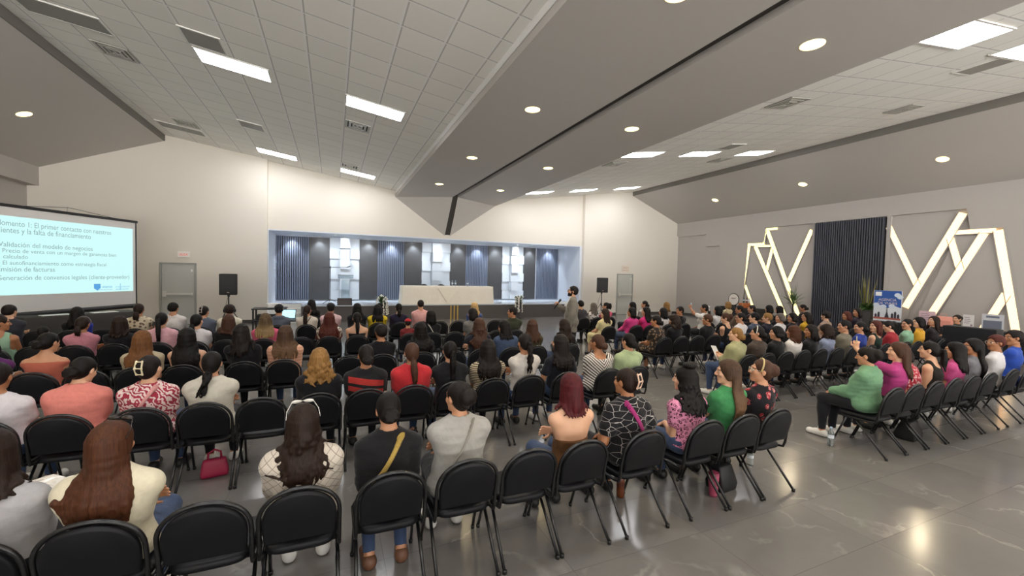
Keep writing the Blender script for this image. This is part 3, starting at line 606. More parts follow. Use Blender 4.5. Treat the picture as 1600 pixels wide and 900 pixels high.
table('long head table hidden under the white cloth on the stage', 2.72, 6.60, 17.66, 18.28, ZS, .76)
tag(drape('tablecloth', 2.66, 6.66, 17.62, 18.32, ZS + .012, ZS + .785, M_LINEN, .02, 10, .05), 'cream white cloth draped over the head table on the stage', 'tablecloth')
m = MB()
for sx in (-1, 1): m.add([(4.62 + sx * .42, 17.57, ZS + .70), (4.62 + sx * .02, 17.53, ZS + .12), (4.62 + sx * .10, 17.53, ZS + .12), (4.62 + sx * .50, 17.57, ZS + .72), (4.62 + sx * .42, 17.60, ZS + .70), (4.62 + sx * .02, 17.56, ZS + .12), (4.62 + sx * .10, 17.56, ZS + .12), (4.62 + sx * .50, 17.60, ZS + .72)], [(0,1,2,3),(4,7,6,5),(0,4,5,1),(1,5,6,2),(2,6,7,3),(3,7,4,0)])
tag(m.out('cloth_swag', M_LINEN, smooth=False), 'folded cream swag pinned to the front of the head table cloth', 'cloth')
M_PET = simple('clear_plastic', '#e8f2f5', .08, 0., .5, Transmission_Weight=.85, IOR=1.33); M_CAPB = simple('bottle_cap_blue', '#9fb8d6', .5); M_LBL = simple('bottle_label', '#dfe8f2', .6)
def bottle(x, y, z, label, h=.22, r=.032, mat=None, capm=None, lblm=None, group=None):
    o = thing('bottle', label, 'bottle', (x, y, z), 0, group)
    MB().lathe([(r * .85, 0), (r, h * .04), (r, h * .28), (r * .94, h * .34), (r, h * .40), (r, h * .62), (r * .8, h * .76), (r * .38, h * .88), (r * .38, h * .93)], n=18).out('body', mat or M_PET, o, smooth=True)
    MB().lathe([(r * .45, h * .92), (r * .45, h), (r * .40, h * 1.01)], n=14).out('cap', capm or M_CAPB, o)
    MB().lathe([(r * 1.02, h * .42), (r * 1.02, h * .60)], n=18).out('label', lblm or M_LBL, o)
for x, nm in ((4.86, 'left one of the close pair'), (5.0, 'right one of the close pair'), (5.56, 'standing alone at the right')): bottle(x, 17.95, ZS + .785, 'small water bottle on the head table, ' + nm, .24, .04)
# clear lectern, microphone stand, monitor wedge
M_ACR = simple('clear_acrylic', '#dbe9ee', .05, 0., .5, Transmission_Weight=.9, IOR=1.3)
o = thing('lectern', 'clear acrylic lectern on the left of the stage', 'lectern', (.50, 18.7, ZS), 0)
MB().box((-.27, -.22, 0), (.27, .22, .03)).out('base', M_ACR, o, bevel=.006); MB().box((-.16, .04, .03), (-.14, .20, 1.05)).out('side_panel', M_ACR, o); MB().box((.14, .04, .03), (.16, .20, 1.05)).out('side_panel', M_ACR, o); MB().box((-.14, .02, .03), (.14, .04, 1.05)).out('front_panel', M_ACR, o)
m = MB(); m.add([(-.30, -.2, 1.16), (.30, -.2, 1.16), (.30, .2, 1.02), (-.30, .2, 1.02), (-.30, -.2, 1.185), (.30, -.2, 1.185), (.30, .2, 1.045), (-.30, .2, 1.045)], [(3,2,1,0),(4,5,6,7),(0,1,5,4),(1,2,6,5),(2,3,7,6),(3,0,4,7)]); m.out('reading_top', M_ACR, o)
o = thing('microphone_stand', 'thin black boom microphone stand beside the clear lectern', 'microphone stand', (-.08, 18.2, ZS))
MB().tube([(0, 0, .18), (0, 0, 1.50)], .012).out('pole', M_BLACK, o); MB().tube([(-.32, 0, 1.47), (.62, .1, 1.50)], .009).out('boom_arm', M_BLACK, o); MB().tube([(.62, .1, 1.50), (.72, .11, 1.53), (.76, .11, 1.54)], [.016, .02, .012]).out('microphone', M_BLACK, o)
for a in (.3, 2.4, 4.5): MB().tube([(0, 0, .2), (.38 * math.cos(a), .38 * math.sin(a), .012)], .009).out('leg', M_BLACK, o)
MB().lathe([(.022, 1.45), (.022, 1.52)], n=12).out('clutch', M_BLACK, o)
o = thing('stage_monitor', 'dark wedge-shaped stage monitor at the front edge of the stage', 'loudspeaker', (.45, 17.82, ZS + .001))
m = MB(); m.prism([(-.2, 0), (.2, 0), (.2, .10), (.05, .27), (-.06, .27)], 0, -.27, .27); m.out('cabinet', noisy('monitor_brown', '#352e2c', .6), o, bevel=.01)
m = MB(); m.add([(-.24, .197, .115), (.24, .197, .115), (.24, .062, .265), (-.24, .062, .265), (-.24, .205, .122), (.24, .205, .122), (.24, .07, .272), (-.24, .07, .272)], [(0,1,2,3),(7,6,5,4),(0,4,5,1),(1,5,6,2),(2,6,7,3),(3,7,4,0)]); m.out('grille', M_GRILLE, o)
# dark chairs behind the head table: only the tops of their backs show
M_LEAF = noisy('leaf_green', '#3f5d33', .5, .25, 12.); M_PETAL = noisy('white_petals', '#efece2', .6, .05, 20.); M_POTD = noisy('dark_urn', '#2f2c2b', .5)
def leaf(m, base, tip, w, bend=.1):
    b, t = np.array(base, float), np.array(tip, float); d = t - b; L = np.linalg.norm(d); u = d / L; s = np.cross(u, (0, 0, 1.)); s = vec(1, 0, 0) if np.linalg.norm(s) < .05 else s / np.linalg.norm(s); up = np.cross(s, u)
    P = []
    for f, ww in ((0, .25), (.3, 1), (.65, .8), (1, .04)):
        c = b + d * f + vec(0, 0, 1) * bend * L * math.sin(3.14 * f) - vec(0, 0, bend * .6 * L * f * f)
        P += [c + s * w * ww, c + up * w * .22 * ww, c - s * w * ww]
    n = len(m.v); m.add(P, [(3 * i + k, 3 * i + k + 1, 3 * i + k + 4, 3 * i + k + 3) for i in range(3) for k in range(2)])
def flower_stand(x, y, label, seed):
    rs = np.random.RandomState(seed); o = thing('flower_arrangement', label, 'flower arrangement', (x, y, 0))
    MB().lathe([(.13, 0), (.14, .03), (.06, .08), (.05, .45), (.10, .52), (.17, .70), (.18, .76), (.15, .76), (.13, .70)], n=20).out('urn', M_POTD, o, smooth=True)
    m = MB()
    for i in range(60): a = rs.uniform(0, 6.28); r = rs.uniform(.12, .33); leaf(m, (0.05 * math.cos(a), .05 * math.sin(a), .76), (r * math.cos(a), r * math.sin(a), .80 + rs.uniform(-.05, .32)), .028, .2)
    m.out('foliage', M_LEAF, o)
    for i in range(5):
        m = MB(); a = -1.57 + rs.uniform(-1.2, 1.2); x0, y0 = .2 * math.cos(a), .2 * math.sin(a)
        for k in range(11): f = k / 10; c = vec(x0 * (1 + .25 * f), y0 * (1 + .25 * f), .92 - .58 * f); [m.lathe([(.006, -.012), (.024, -.004), (.020, .012), (.005, .018)], c + rs.normal(0, .012, 3), 7) for _ in range(3)]
        m.out('hanging_blossoms', M_PETAL, o, smooth=True)
    m = MB()
    for i in range(26): a = rs.uniform(0, 6.28); r = rs.uniform(0, .2); m.lathe([(.008, -.02), (.035, -.008), (.03, .016), (.008, .022)], (r * math.cos(a), r * math.sin(a), .90 + rs.uniform(-.04, .18)), 8)
    m.out('white_roses', M_PETAL, o, smooth=True)
flower_stand(1.80, 17.1, 'urn with trailing white flowers left of the head table, on the floor', 3); flower_stand(7.72, 17.1, 'urn with trailing white flowers right of the head table, on the floor', 8)
# audio table at the left of the stage: black cart, projector, laptop
o = thing('equipment_cart', 'low black equipment cart with shelves before the stage steps', 'cart', (-1.55, 12.95, 0))
for sx in (-1, 1):
    for sy in (-1, 1): MB().box((sx * .36 - .02, sy * .24 - .02, 0.), (sx * .36 + .02, sy * .24 + .02, .95)).out('post', M_BLACK, o)
for z in (.30, .62, .93): MB().box((-.40, -.28, z), (.40, .28, z + .03)).out('shelf', M_BLACK, o)
o = thing('amplifier', 'dark rack amplifier on the middle shelf of the cart', 'amplifier', (-1.55, 12.92, .652)); MB().box((-.30, -.20, .002), (.30, .20, .13)).out('case', M_CAB, o, bevel=.006); m = MB(); [m.lathe([(.018, 0), (.018, .02)], (-.2 + .08 * k, 0, 0), 10) for k in range(6)]; kn = m.out('knobs', M_CHROME, o); kn.rotation_euler = (math.pi / 2, 0, 0); kn.location = (0, -.20, .06)
o = thing('projector', 'white projector on top of the black equipment cart', 'projector', (-1.45, 12.95, .96), .3); MB().box((-.18, -.14, .015), (.18, .14, .12)).out('case', M_WHITE, o, bevel=.015); lens = MB().lathe([(.045, 0), (.045, .04), (.03, .045)], n=16).out('lens', M_BLACK, o); lens.location = (.08, -.14, .065); lens.rotation_euler = (math.pi / 2, 0, 0)
o = thing('side_table', 'small black tray table carrying the open laptop', 'table', (-.98, 11.75, 0)); MB().box((-.38, -.22, .73), (.38, .22, .76)).out('tabletop', M_BLACK, o, bevel=.006); MB().tube([(0, 0, .02), (0, 0, .73)], .02).out('pole', M_BLACK, o); [MB().tube([(0, 0, .08), (.3 * math.cos(a), .3 * math.sin(a), .015)], .014).out('leg', M_BLACK, o) for a in (.5, 2.6, 4.7)]
o = thing('laptop', 'open laptop with a lit pale blue screen on the tray table', 'laptop', (-1.05, 11.75, .761), -.25); MB().box((-.17, -.12, 0), (.17, .12, .018)).out('base', simple('laptop_grey', '#4a4b4e', .4), o, bevel=.004)
lid = MB().box((-.17, 0, 0), (.17, .012, .23)).out('lid', simple('laptop_grey', '#4a4b4e', .4), o); lid.location = (0, .12, .018); lid.rotation_euler = (-.25, 0, 0); MB().box((-.155, -.003, .015), (.155, -.0005, .215)).out('display', emit('laptop_screen', '#a9d8e6', .8), lid)
# dark draped tables and papers under the screen
o = drape('draped_table', -.95, .95, -.3, .3, 0., .93, noisy('dark_cloth', '#3f3d3b', .9), .012, 8, .03, 60, 5); o.location = (-5.15, 12.35, 0); o.rotation_euler = (0, 0, .72); tag(o, 'dark grey cloth-covered table standing under the projection screen', 'table')
for k, (a, nm) in enumerate(((-.45, 'left'), (.35, 'right'))):
    q = MB().box((-.22, -.10, 0), (.22, .10, .012)).out('paper_stack', M_WHITE); q.location = (-5.15 + a * math.cos(.72) + .1 * math.sin(.72), 12.35 + a * math.sin(.72) - .1 * math.cos(.72), .932); q.rotation_euler = (0, 0, .75); tag(q, '%s stack of white papers on the dark table under the screen' % nm, 'papers')
# right side: plants, poster, display tables, counter
M_GPOT = noisy('grey_planter', '#4d4b49', .7, .1, 4.); M_LEAF2 = noisy('plant_green', '#4d6a3a', .5, .25, 9.); M_REED = noisy('yellow_green_reed', '#8f8f4c', .6, .2, 9.); M_SOIL = noisy('soil', '#2b211b', .9)
o = thing('potted_plant', 'spiky palm-like plant between the far light strips and the slatted panel', 'plant', (17.1, 10.95, 0)); rs = np.random.RandomState(4)
MB().lathe([(.17, 0), (.20, .02), (.24, .55), (.25, .60), (.21, .60), (.19, .5)], n=22).out('pot', M_GPOT, o, smooth=True); MB().lathe([(.2, .5), (.02, .53)], n=18).out('soil', M_SOIL, o); MB().tube([(0, 0, .5), (.02, .02, .9), (-.01, 0, 1.15)], .025).out('stem', M_SOIL, o)
m = MB()
for i in range(34): a = rs.uniform(0, 6.28); el = rs.uniform(-.2, 1.35); L = rs.uniform(.45, .75); leaf(m, (0, 0, 1.12 + rs.uniform(-.15, .05)), (-.01 + L * math.cos(a) * math.cos(el), L * math.sin(a) * math.cos(el), 1.12 + L * math.sin(el)), .022, .12)
for i in range(5): a = rs.uniform(0, 6.28); leaf(m, (0, 0, 1.1), (.12 * math.cos(a), .18 * math.sin(a), 2.05 + rs.uniform(-.25, .1)), .012, .02)
m.out('leaves', M_LEAF2, o)
o = thing('potted_plant', 'tall yellow-green reeds and low leaves in a tapered grey planter', 'plant', (17.15, 8.45, 0)); rs = np.random.RandomState(9)
m = MB(); m.loft([[(sx * w, sy * w, z) for sx, sy in ((-1, -1), (1, -1), (1, 1), (-1, 1))] for w, z in ((.15, 0), (.24, 1.0), (.25, 1.05), (.20, 1.05), (.19, .98))]); m.out('planter', M_GPOT, o, bevel=.01)
m = MB()
for i in range(60): a = rs.uniform(0, 6.28); r = rs.uniform(.15, .42); leaf(m, (.06 * math.cos(a), .06 * math.sin(a), 1.02), (r * math.cos(a), r * math.sin(a), 1.12 + rs.uniform(-.12, .25)), .045, .22)
m.out('low_leaves', M_LEAF2, o)
m = MB()
for i in range(16): a = rs.uniform(0, 6.28); r = rs.uniform(.08, .33); leaf(m, (.05 * math.cos(a), .05 * math.sin(a), 1.0), (r * .7 * math.cos(a), r * 1.2 * math.sin(a), 2.2 + rs.uniform(-.45, .15)), .020, .01)
m.out('reeds', M_REED, o)
def disp_table(label, x, y0, y1, h=.76):
    o = drape('display_table', -.35, .35, -(y1 - y0) / 2, (y1 - y0) / 2, 0., h, M_BCLOTH, .012, 9, .03, 50, int(y0 * 10)); o.location = (x, (y0 + y1) / 2, 0); return tag(o, label, 'table')
disp_table('black-clothed display table under the travel poster by the right wall', 16.75, 6.2, 8.0); disp_table('black-clothed display table at the right end below the light strips', 16.75, 4.6, 5.95); disp_table('black-clothed display table with sweets below the far light strips', 16.75, 12.1, 13.9)
XP = 16.62
o = thing('poster', 'blue and white travel agency poster reading AGENCIA DE VIAJES beside the planter', 'poster', (XP, 7.62, .765), 0.)
def facing(o): o.rotation_euler = (0, 0, -math.pi / 2 - .0)   # local -y looks to the left (-x), local x runs to -y
facing(o)
m = MB(); m.box((-.37, -.012, 0), (.37, .012, 1.0)); m.out('board', simple('poster_white', '#dfe3e8', .5), o)
m = MB(); m.prism([(-.36, .995), (.36, .995), (.36, .45), (.18, .52), (0, .42), (-.18, .52), (-.36, .46)], 1, -.016, -.012); m.out('blue_sky', simple('poster_blue', '#2f5aa6', .5), o)
m = MB(); [m.lathe([(.001, -.07), (.06, -.05), (.09, 0), (.06, .05), (.001, .07)], (x, 0, z), 12) for x, z in ((.26, .86), (.33, .80), (-.30, .52), (-.1, .47), (.12, .5))]; cl = m.out('clouds', simple('poster_cloud', '#d8e2ee', .5), o); cl.scale = (1, .03, 1); cl.location = (0, -.017, 0)
MB().box((-.33, -.019, .82), (-.16, -.016, .95)).out('logo_box', simple('poster_logo', '#f1f1ef', .5), o)
MY = simple('poster_text', '#e7d7d2', .5); MB2 = simple('poster_ink', '#3d3a44', .5)
for s, z, sz, w in (('AGENCIA', .66, .12, .48), ('DE VIAJES', .55, .11, .52)): t = text_mesh('poster_text', s, MY, sz, o, w, 'CENTER'); t.location = (0, -.020, z); t.rotation_euler = (math.pi / 2, 0, 0)
m = MB(); m.prism([(-.06, .12), (.06, .12), (.012, .30), (.006, .44), (-.006, .44), (-.012, .30)], 1, -.019, -.016)
for x, hh in ((-.3, .2), (-.22, .26), (.14, .24), (.22, .3), (.3, .22)): m.prism([(x - .03, .12), (x + .03, .12), (x + .03, hh), (x, hh + .04), (x - .03, hh)], 1, -.018, -.016)
m.out('landmark_silhouettes', MB2, o)
MB().box((-.36, -.018, .06), (.36, -.015, .12)).out('red_strip', simple('poster_red', '#b5614e', .5), o)
# small framed sheets and goods on the display tables
def sheet(y, w, h, label, col, kind=0):
    o = thing('display_sheet', label, 'poster', (XP, y, .766)); facing(o)
    MB().box((-w / 2, -.008, 0), (w / 2, .008, h)).out('panel', simple('sheet', col, .5), o)
    m = MB()
    if kind == 0: [m.box((-w * .38, -.011, h * (.78 - .13 * k)), (w * (.1 + .05 * (k % 3)), -.008, h * (.83 - .13 * k))) for k in range(4)]; m.box((w * .2, -.011, h * .2), (w * .38, -.008, h * .34))
    else: m.box((-w * .42, -.011, h * .12), (w * .42, -.008, h * .62)); m.box((-w * .3, -.011, h * .78), (w * .3, -.008, h * .9))
    m.out('print', simple('sheet_print' + col, '#a08a92' if kind == 0 else '#6e7382', .6), o)
    m = MB(); m.box((-w * .3, 0, 0), (w * .3, .10, .012)); m.out('foot', M_WHITE, o)
sheet(6.62, .38, .42, 'pink-tinted printed sheet standing right of the travel poster', '#dcbcc4'); sheet(5.72, .22, .40, 'narrow white printed sheet behind the seated woman at the right', '#dedbd6'); sheet(5.25, .42, .46, 'white poster with a grey photograph at the right end table', '#cfd0d4', 1)
o = thing('gift_bag', 'salmon pink bag standing on the display table beside the pink sheet', 'bag', (16.58, 6.22, .766)); facing(o); m = MB(); m.loft([[(-.17, -.07, 0), (.17, -.07, 0), (.17, .07, 0), (-.17, .07, 0)], [(-.18, -.08, .18), (.18, -.08, .18), (.18, .08, .18), (-.18, .08, .18)], [(-.16, -.04, .30), (.16, -.04, .30), (.16, .04, .30), (-.16, .04, .30)]]); m.out('bag', simple('salmon_paper', '#e79a88', .6), o, bevel=.01)
m = MB(); m.tube([(-.07, -.04, .29), (-.06, -.05, .38), (.06, -.05, .38), (.07, -.04, .29)], .006, 6); m.out('handle', simple('salmon_paper', '#e79a88', .6), o)
o = thing('round_sign', 'round white sign with dark rim on the far display table', 'sign', (16.7, 13.35, .766)); facing(o)
d = MB().lathe([(.26, -.012), (.26, .012)], n=32).out('disc', simple('sign_disc', '#e6dfd6', .5), o); d.rotation_euler = (math.pi / 2, 0, 0); d.location = (0, 0, .33)
d = MB().tube([(.26 * math.cos(a), .26 * math.sin(a), 0) for a in np.arange(32) * 2 * math.pi / 32], .018, 8, True).out('rim', M_BLACK, o, smooth=True); d.rotation_euler = (math.pi / 2, 0, 0); d.location = (0, 0, .33)
m = MB(); [m.tube([(-.12, -.016, .36 + .02 * k), (-.02, -.016, .40 - .03 * k), (.1, -.016, .36 + .03 * k)], .007, 6) for k in range(3)]; m.out('scroll_lettering', simple('sign_brown', '#8a6a58', .6), o); MB().box((-.1, -.06, 0), (.1, .06, .07)).out('foot', M_BLACK, o)
o = thing('box', 'orange cardboard box on the far display table', 'box', (16.62, 12.75, .766)); facing(o); MB().box((-.2, -.12, 0), (.2, .12, .20)).out('carton', simple('orange_card', '#b5622f', .7), o, bevel=.005); MB().box((-.03, -.123, .0), (.03, .123, .203)).out('tape', simple('tape', '#c98a58', .5), o)
for k, (y, c, nm) in enumerate(((12.86, '#4a5a58', 'dark green'), (12.72, '#6b4a3c', 'brown'), (12.60, '#c9c2b8', 'white'))): bottle(16.72, y, .967, '%s bottle standing on the orange box' % nm, .25, .04, simple('bottle_' + nm, c, .3), simple('bottle_top_' + nm, c, .4))
o = drape('draped_counter', 12.92, 13.25, 4.02, 4.86, 0., 1.08, M_BCLOTH, .01, 6, .02, 50, 3); tag(o, 'tall black-draped counter behind the right end of the second row', 'counter')
# bottles, bags and cups on the floor
bottle(5.71, 3.12, 0, 'clear water bottle on the floor beside the green-bloused woman', .23, .034)
bottle(.90, 4.82, 0, 'dark cola bottle on the floor between the first and second row', .24, .034, simple('cola', '#1b1213', .15), simple('cola_cap', '#1a1a1a', .4), simple('cola_label', '#2a2222', .5))
bottle(2.47, 3.08, 0, 'orange-brown juice bottle under the chair with the white-lined blouse', .25, .036, simple('juice', '#6a3418', .2), simple('juice_cap', '#7a3a22', .4), simple('juice_label', '#5a2a18', .5))
bottle(4.24, 3.10, 0, 'clear water bottle beyond the end chair of the first row', .20, .032)
o = thing('tumbler', 'pink insulated tumbler on the floor under the leopard-print row', 'tumbler', (3.31, 2.78, 0)); MB().lathe([(.035, 0), (.038, .02), (.048, .20), (.046, .21)], n=20).out('cup', simple('pink_tumbler', '#b3516f', .35), o, smooth=True); MB().lathe([(.049, .205), (.045, .225), (.01, .228)], n=20).out('lid', simple('pink_lid', '#8a3450', .4), o)
def bag(x, y, rz, label, col, w=.17, h=.24, d=.09, z=0.):
    o = thing('handbag', label, 'bag', (x, y, z), rz); m = MB(); m.loft([[(-w, -d, 0), (w, -d, 0), (w, d, 0), (-w, d, 0)], [(-w * 1.05, -d * 1.1, h * .3), (w * 1.05, -d * 1.1, h * .3), (w * 1.05, d * 1.1, h * .3), (-w * 1.05, d * 1.1, h * .3)], [(-w * .85, -d * .5, h), (w * .85, -d * .5, h), (w * .85, d * .5, h), (-w * .85, d * .5, h)]])
    mt = noisy('bag_leather', col, .5, .1, 12.); m.out('body', mt, o, bevel=.02, smooth=True)
    m = MB(); m.tube([(-w * .5, 0, h * .95), (-w * .45, 0, h * 1.35), (0, 0, h * 1.5), (w * .45, 0, h * 1.35), (w * .5, 0, h * .95)], .010); m.out('handle', mt, o, smooth=True)
bag(-1.05, 4.84, .2, 'crimson pink handbag on the floor under the cream sweatshirt chair', '#a02247', .11, .17, .06); bag(3.51, 2.86, .1, 'black bag on the floor beside the pink tumbler', '#17161a', .11, .24, .09); bag(6.98, 2.90, .1, 'black handbag under the right block of chairs', '#1d1b1e', .14, .24, .10)
# ---------------------------------------------------------------- chairs
M_VINYL = noisy('black_vinyl', '#0e0f14', .48, .06, 8., .08, 160., spec=.3); M_TUBE = simple('black_tube', '#131315', .28, 0., .6)
def make_chair(label):
    o = thing('banquet_chair', label, 'chair', (0, 0, 0), 0)
    def arch(w, z0, z1, n=30, sq=2.08):
        P = [(-w, z0 + .02), (-w * .96, z0)] + [(w * .96, z0), (w, z0 + .02)]; zc = z1 - w * .95
        top = []
        for a in np.linspace(0, math.pi, n): c, s = math.cos(a), math.sin(a); top.append((w * np.sign(c) * abs(c) ** (2 / sq), zc + (z1 - zc) * abs(s) ** (2 / sq)))
        return [(-w * .96, z0), (w * .96, z0)] + top
    ybk = lambda z: -.205 - (z - .45) * .24
    def ringat(k, dy):
        pts = arch(.192, .485, .805); cz = .645
        return [(x * k, ybk(z) + dy - .018 * (1 - (x / .2) ** 2) * 1., cz + (z - cz) * k) for x, z in pts]
    m = MB(); m.loft([ringat(.90, .024), ringat(.97, .020), ringat(1., .008), ringat(1., -.010), ringat(.97, -.020), ringat(.90, -.023)]); m.out('backrest', M_VINYL, o, smooth=True)
    def seatring(k, z):
        P = []
        for a in np.linspace(0, 2 * math.pi, 40, endpoint=False):
            c, s = math.cos(a), math.sin(a); x = np.sign(c) * abs(c) ** .42; y = np.sign(s) * abs(s) ** .42; P.append((x * (.205 + .018 * y) * k, .012 + y * .215 * k, z))
        return P
    m = MB(); m.loft([seatring(.93, .395), seatring(1., .402), seatring(1.01, .424), seatring(.985, .438), seatring(.90, .447), seatring(.5, .450)]); m.out('seat', M_VINYL, o, smooth=True)
    m = MB(); hw = .208; pts = [(-hw, .20, .388), (-hw, .05, .388), (-hw, -.14, .390), (-hw, -.20, .402), (-hw, ybk(.45) - .012, .45)]
    A = [(x * 1.085, z * 1. + .012) for x, z in arch(.192, .485, .805, 22)[2:]][::-1]
    pts += [(x, ybk(z), z) for x, z in [(-hw, .55)] + A + [(hw, .55)]] + [(hw, ybk(.45) - .012, .45), (hw, -.20, .402), (hw, -.14, .390), (hw, .05, .388), (hw, .20, .388)]
    m.tube(pts, .0125, 8); m.tube([(-hw, .19, .388), (hw, .19, .388)], .011, 7); m.tube([(-hw, -.12, .388), (hw, -.12, .388)], .011, 7); m.out('frame', M_TUBE, o, smooth=True)
    for s in (-1, 1):
        for y0, y1 in ((.10, .25), (.02, -.32)):
            l = MB(); l.tube([(s * .198, y0, .385), (s * .207, y1, .012)], .0115, 8); l.lathe([(.015, 0), (.016, .028), (.012, .030)], (s * .207, y1 - .001 * (1 if y1 > 0 else -1), 0), 10); l.out('leg', M_TUBE, o, smooth=True)
    return o
CHAIR = None
def chair(x, y, label, rz=0.):
    global CHAIR
    if CHAIR is None: CHAIR = make_chair(label); CHAIR.location = (x, y, 0); CHAIR.rotation_euler = (0, 0, rz); CHAIR['group'] = 'black banquet chairs in rows'; return CHAIR
    return copy_thing(CHAIR, (x, y, 0), rz, label, 'black banquet chairs in rows')
# ---------------------------------------------------------------- people
def ik(S, W, pole, l1, l2):
    d = W - S; L = float(np.linalg.norm(d)); u = d / L
    if L > (l1 + l2) * .985: W = S + u * (l1 + l2) * .985; L = (l1 + l2) * .985
    if L < abs(l1 - l2) * 1.05 + .02: L = abs(l1 - l2) * 1.05 + .02; W = S + u * L
    a = (l1 * l1 - l2 * l2 + L * L) / (2 * L); h = math.sqrt(max(l1 * l1 - a * a, 0))
    p = pole - u * float(pole @ u); p /= np.linalg.norm(p)
    return S + u * a + p * h, W
def hand(W, d, n, thumb, curl=.45, spread=1.0, s=1.0):
    """palm, four fingers and a thumb as capsules; d = wrist to knuckles, n = palm normal, thumb = side (+-1)"""
    d = d / np.linalg.norm(d); n = n - d * float(n @ d); n /= np.linalg.norm(n); sd = np.cross(d, n) * thumb
    P = []
    for o in (-.024, -.008, .008, .024): P.append((cap(W + sd * o * .7 + d * .01, W + d * .078 * s + sd * o * s, .0145 * s, .012 * s), .012))
    for o, L, cu in ((-.030, .058, 1.15), (-.0105, .072, 1.05), (.0095, .076, 1.0), (.029, .068, .92)):
        a = W + d * .080 * s + sd * o * s; ang = .12
        for seg, r0, r1 in ((.44, .0095, .0088), (.31, .0088, .0082), (.25, .0082, .0070)):
            ang += curl * cu * (1.0 if seg < .44 else .7)
            b = a + (d * math.cos(ang) + n * math.sin(ang) + sd * o * 1.2 * spread * math.cos(ang)) * L * seg * s
            P.append((cap(a, b, r0 * s, r1 * s), .004)); a = b
    a = W + d * .022 * s + sd * .020 * s; b = a + (d * .6 + sd * .75 + n * .25) * .042 * s; c = b + (d * .85 + sd * .25 + n * (.25 + curl * .4)) * .032 * s; e = c + (d * .9 + n * (.2 + curl * .5)) * .024 * s
    P += [(cap(a, b, .014 * s, .0115 * s), .010), (cap(b, c, .0115 * s, .0098 * s), .005), (cap(c, e, .0098 * s, .0080 * s), .004)]
    return P
def head_prims(H, M, s=1.0, male=False):
    T = lambda x, y, z: H + M @ (np.array([x, y, z]) * s)
    e = lambda c, r: ell(T(*c), np.array(r) * s, M)
    P = [(e((0, -.016, .030), (.074, .092, .086)), .01), (e((0, .022, -.030), (.060, .066, .078)), .03), (e((0, .030, -.068), (.046, .050, .042)), .025),
         (cap(T(-.012, .066, -.100), T(.012, .066, -.100), .017 * s), .025), (cap(T(-.034, .074, .024), T(.034, .074, .024), .013 * s), .02),
         (e((.040, .058, -.026), (.022, .022, .022)), .02), (e((-.040, .058, -.026), (.022, .022, .022)), .02)]
    if male: P += [(cap(T(-.052, .0, -.078), T(-.018, .062, -.100), .016 * s), .02), (cap(T(.052, .0, -.078), T(.018, .062, -.100), .016 * s), .02)]
    Sb = [(e((.030, .094, .004), (.017, .014, .012)), .012), (e((-.030, .094, .004), (.017, .014, .012)), .012)]
    P2 = [(e((.030, .073, .005), (.0135, .0125, .0115)), .003), (e((-.030, .073, .005), (.0135, .0125, .0115)), .003),
          (cap(T(0, .084, .014), T(0, .106, -.026), .0075 * s, .0115 * s), .012), (e((.012, .096, -.032), (.009, .010, .008)), .006), (e((-.012, .096, -.032), (.009, .010, .008)), .006),
          (cap(T(-.018, .082, -.058), T(.018, .082, -.058), .0072 * s), .006), (cap(T(-.014, .081, -.069), T(.014, .081, -.069), .0080 * s), .006),
          (e((.077, -.006, -.004), (.011, .021, .033)), .006), (e((-.077, -.006, -.004), (.011, .021, .033)), .006)]
    return P, Sb, P2
def head_mats(C, H, M, s, beard=False):
    q = (C - H) @ M / s; x, y, z = np.abs(q[:, 0]), q[:, 1], q[:, 2]
    mi = np.zeros(len(C), int); fr = y > .045
    if beard: mi[((z < -.048) & (y > .012) & (x < .075) & (z > -.125)) & ~((x < .030) & (z > -.046))] = 4; mi[(y > -.005) & (y < .03) & (z < .0) & (x > .055) & (z > -.09)] = 4
    mi[fr & (x < .0215 - 5. * np.abs(z + .063) * np.abs(z + .063) * 8) & (z < -.0545) & (z > -.0725) & (y > .074)] = 1
    ew = fr & (((x - .030) / .0145) ** 2 + ((z - .005) / .0072) ** 2 < 1); mi[ew] = 2
    mi[ew & (((x - .030) / .006) ** 2 + ((z - .005) / .0075) ** 2 < 1)] = 3
    mi[fr & (np.abs(z - (.027 - 3.5 * (x - .032) ** 2 * 4)) < .0032) & (x > .013) & (x < .050)] = 4
    return mi
def arc_noise(rs, n=5, f=(18, 45)):
    K = [(rs.uniform(*f) * np.array(v) / np.linalg.norm(v), rs.uniform(0, 6.28)) for v in rs.normal(size=(n, 3))]
    return lambda X, Y, Z: sum(np.sin(X * k[0] + Y * k[1] + Z * k[2] + p) for k, p in K) / n
def pts_dist(prims, P, off=0.):
    d = np.full(len(P), 9.)
    for p in prims: d = np.minimum(d, dist(infl(p, off), P[:, 0], P[:, 1], P[:, 2]))
    return d
def push_out(P, prims, off, it=4):
    P = np.array(P, float)
    for _ in range(it):
        d = pts_dist(prims, P, off); m = d < 0
        if not m.any(): break
        g = np.stack([pts_dist(prims, P + e, off) - d for e in np.eye(3) * .004], 1) / .004
        g[:, 2] *= .15; g /= np.maximum(np.linalg.norm(g, axis=1), .3)[:, None]
        P[m] -= (g * d[:, None])[m]
    return P

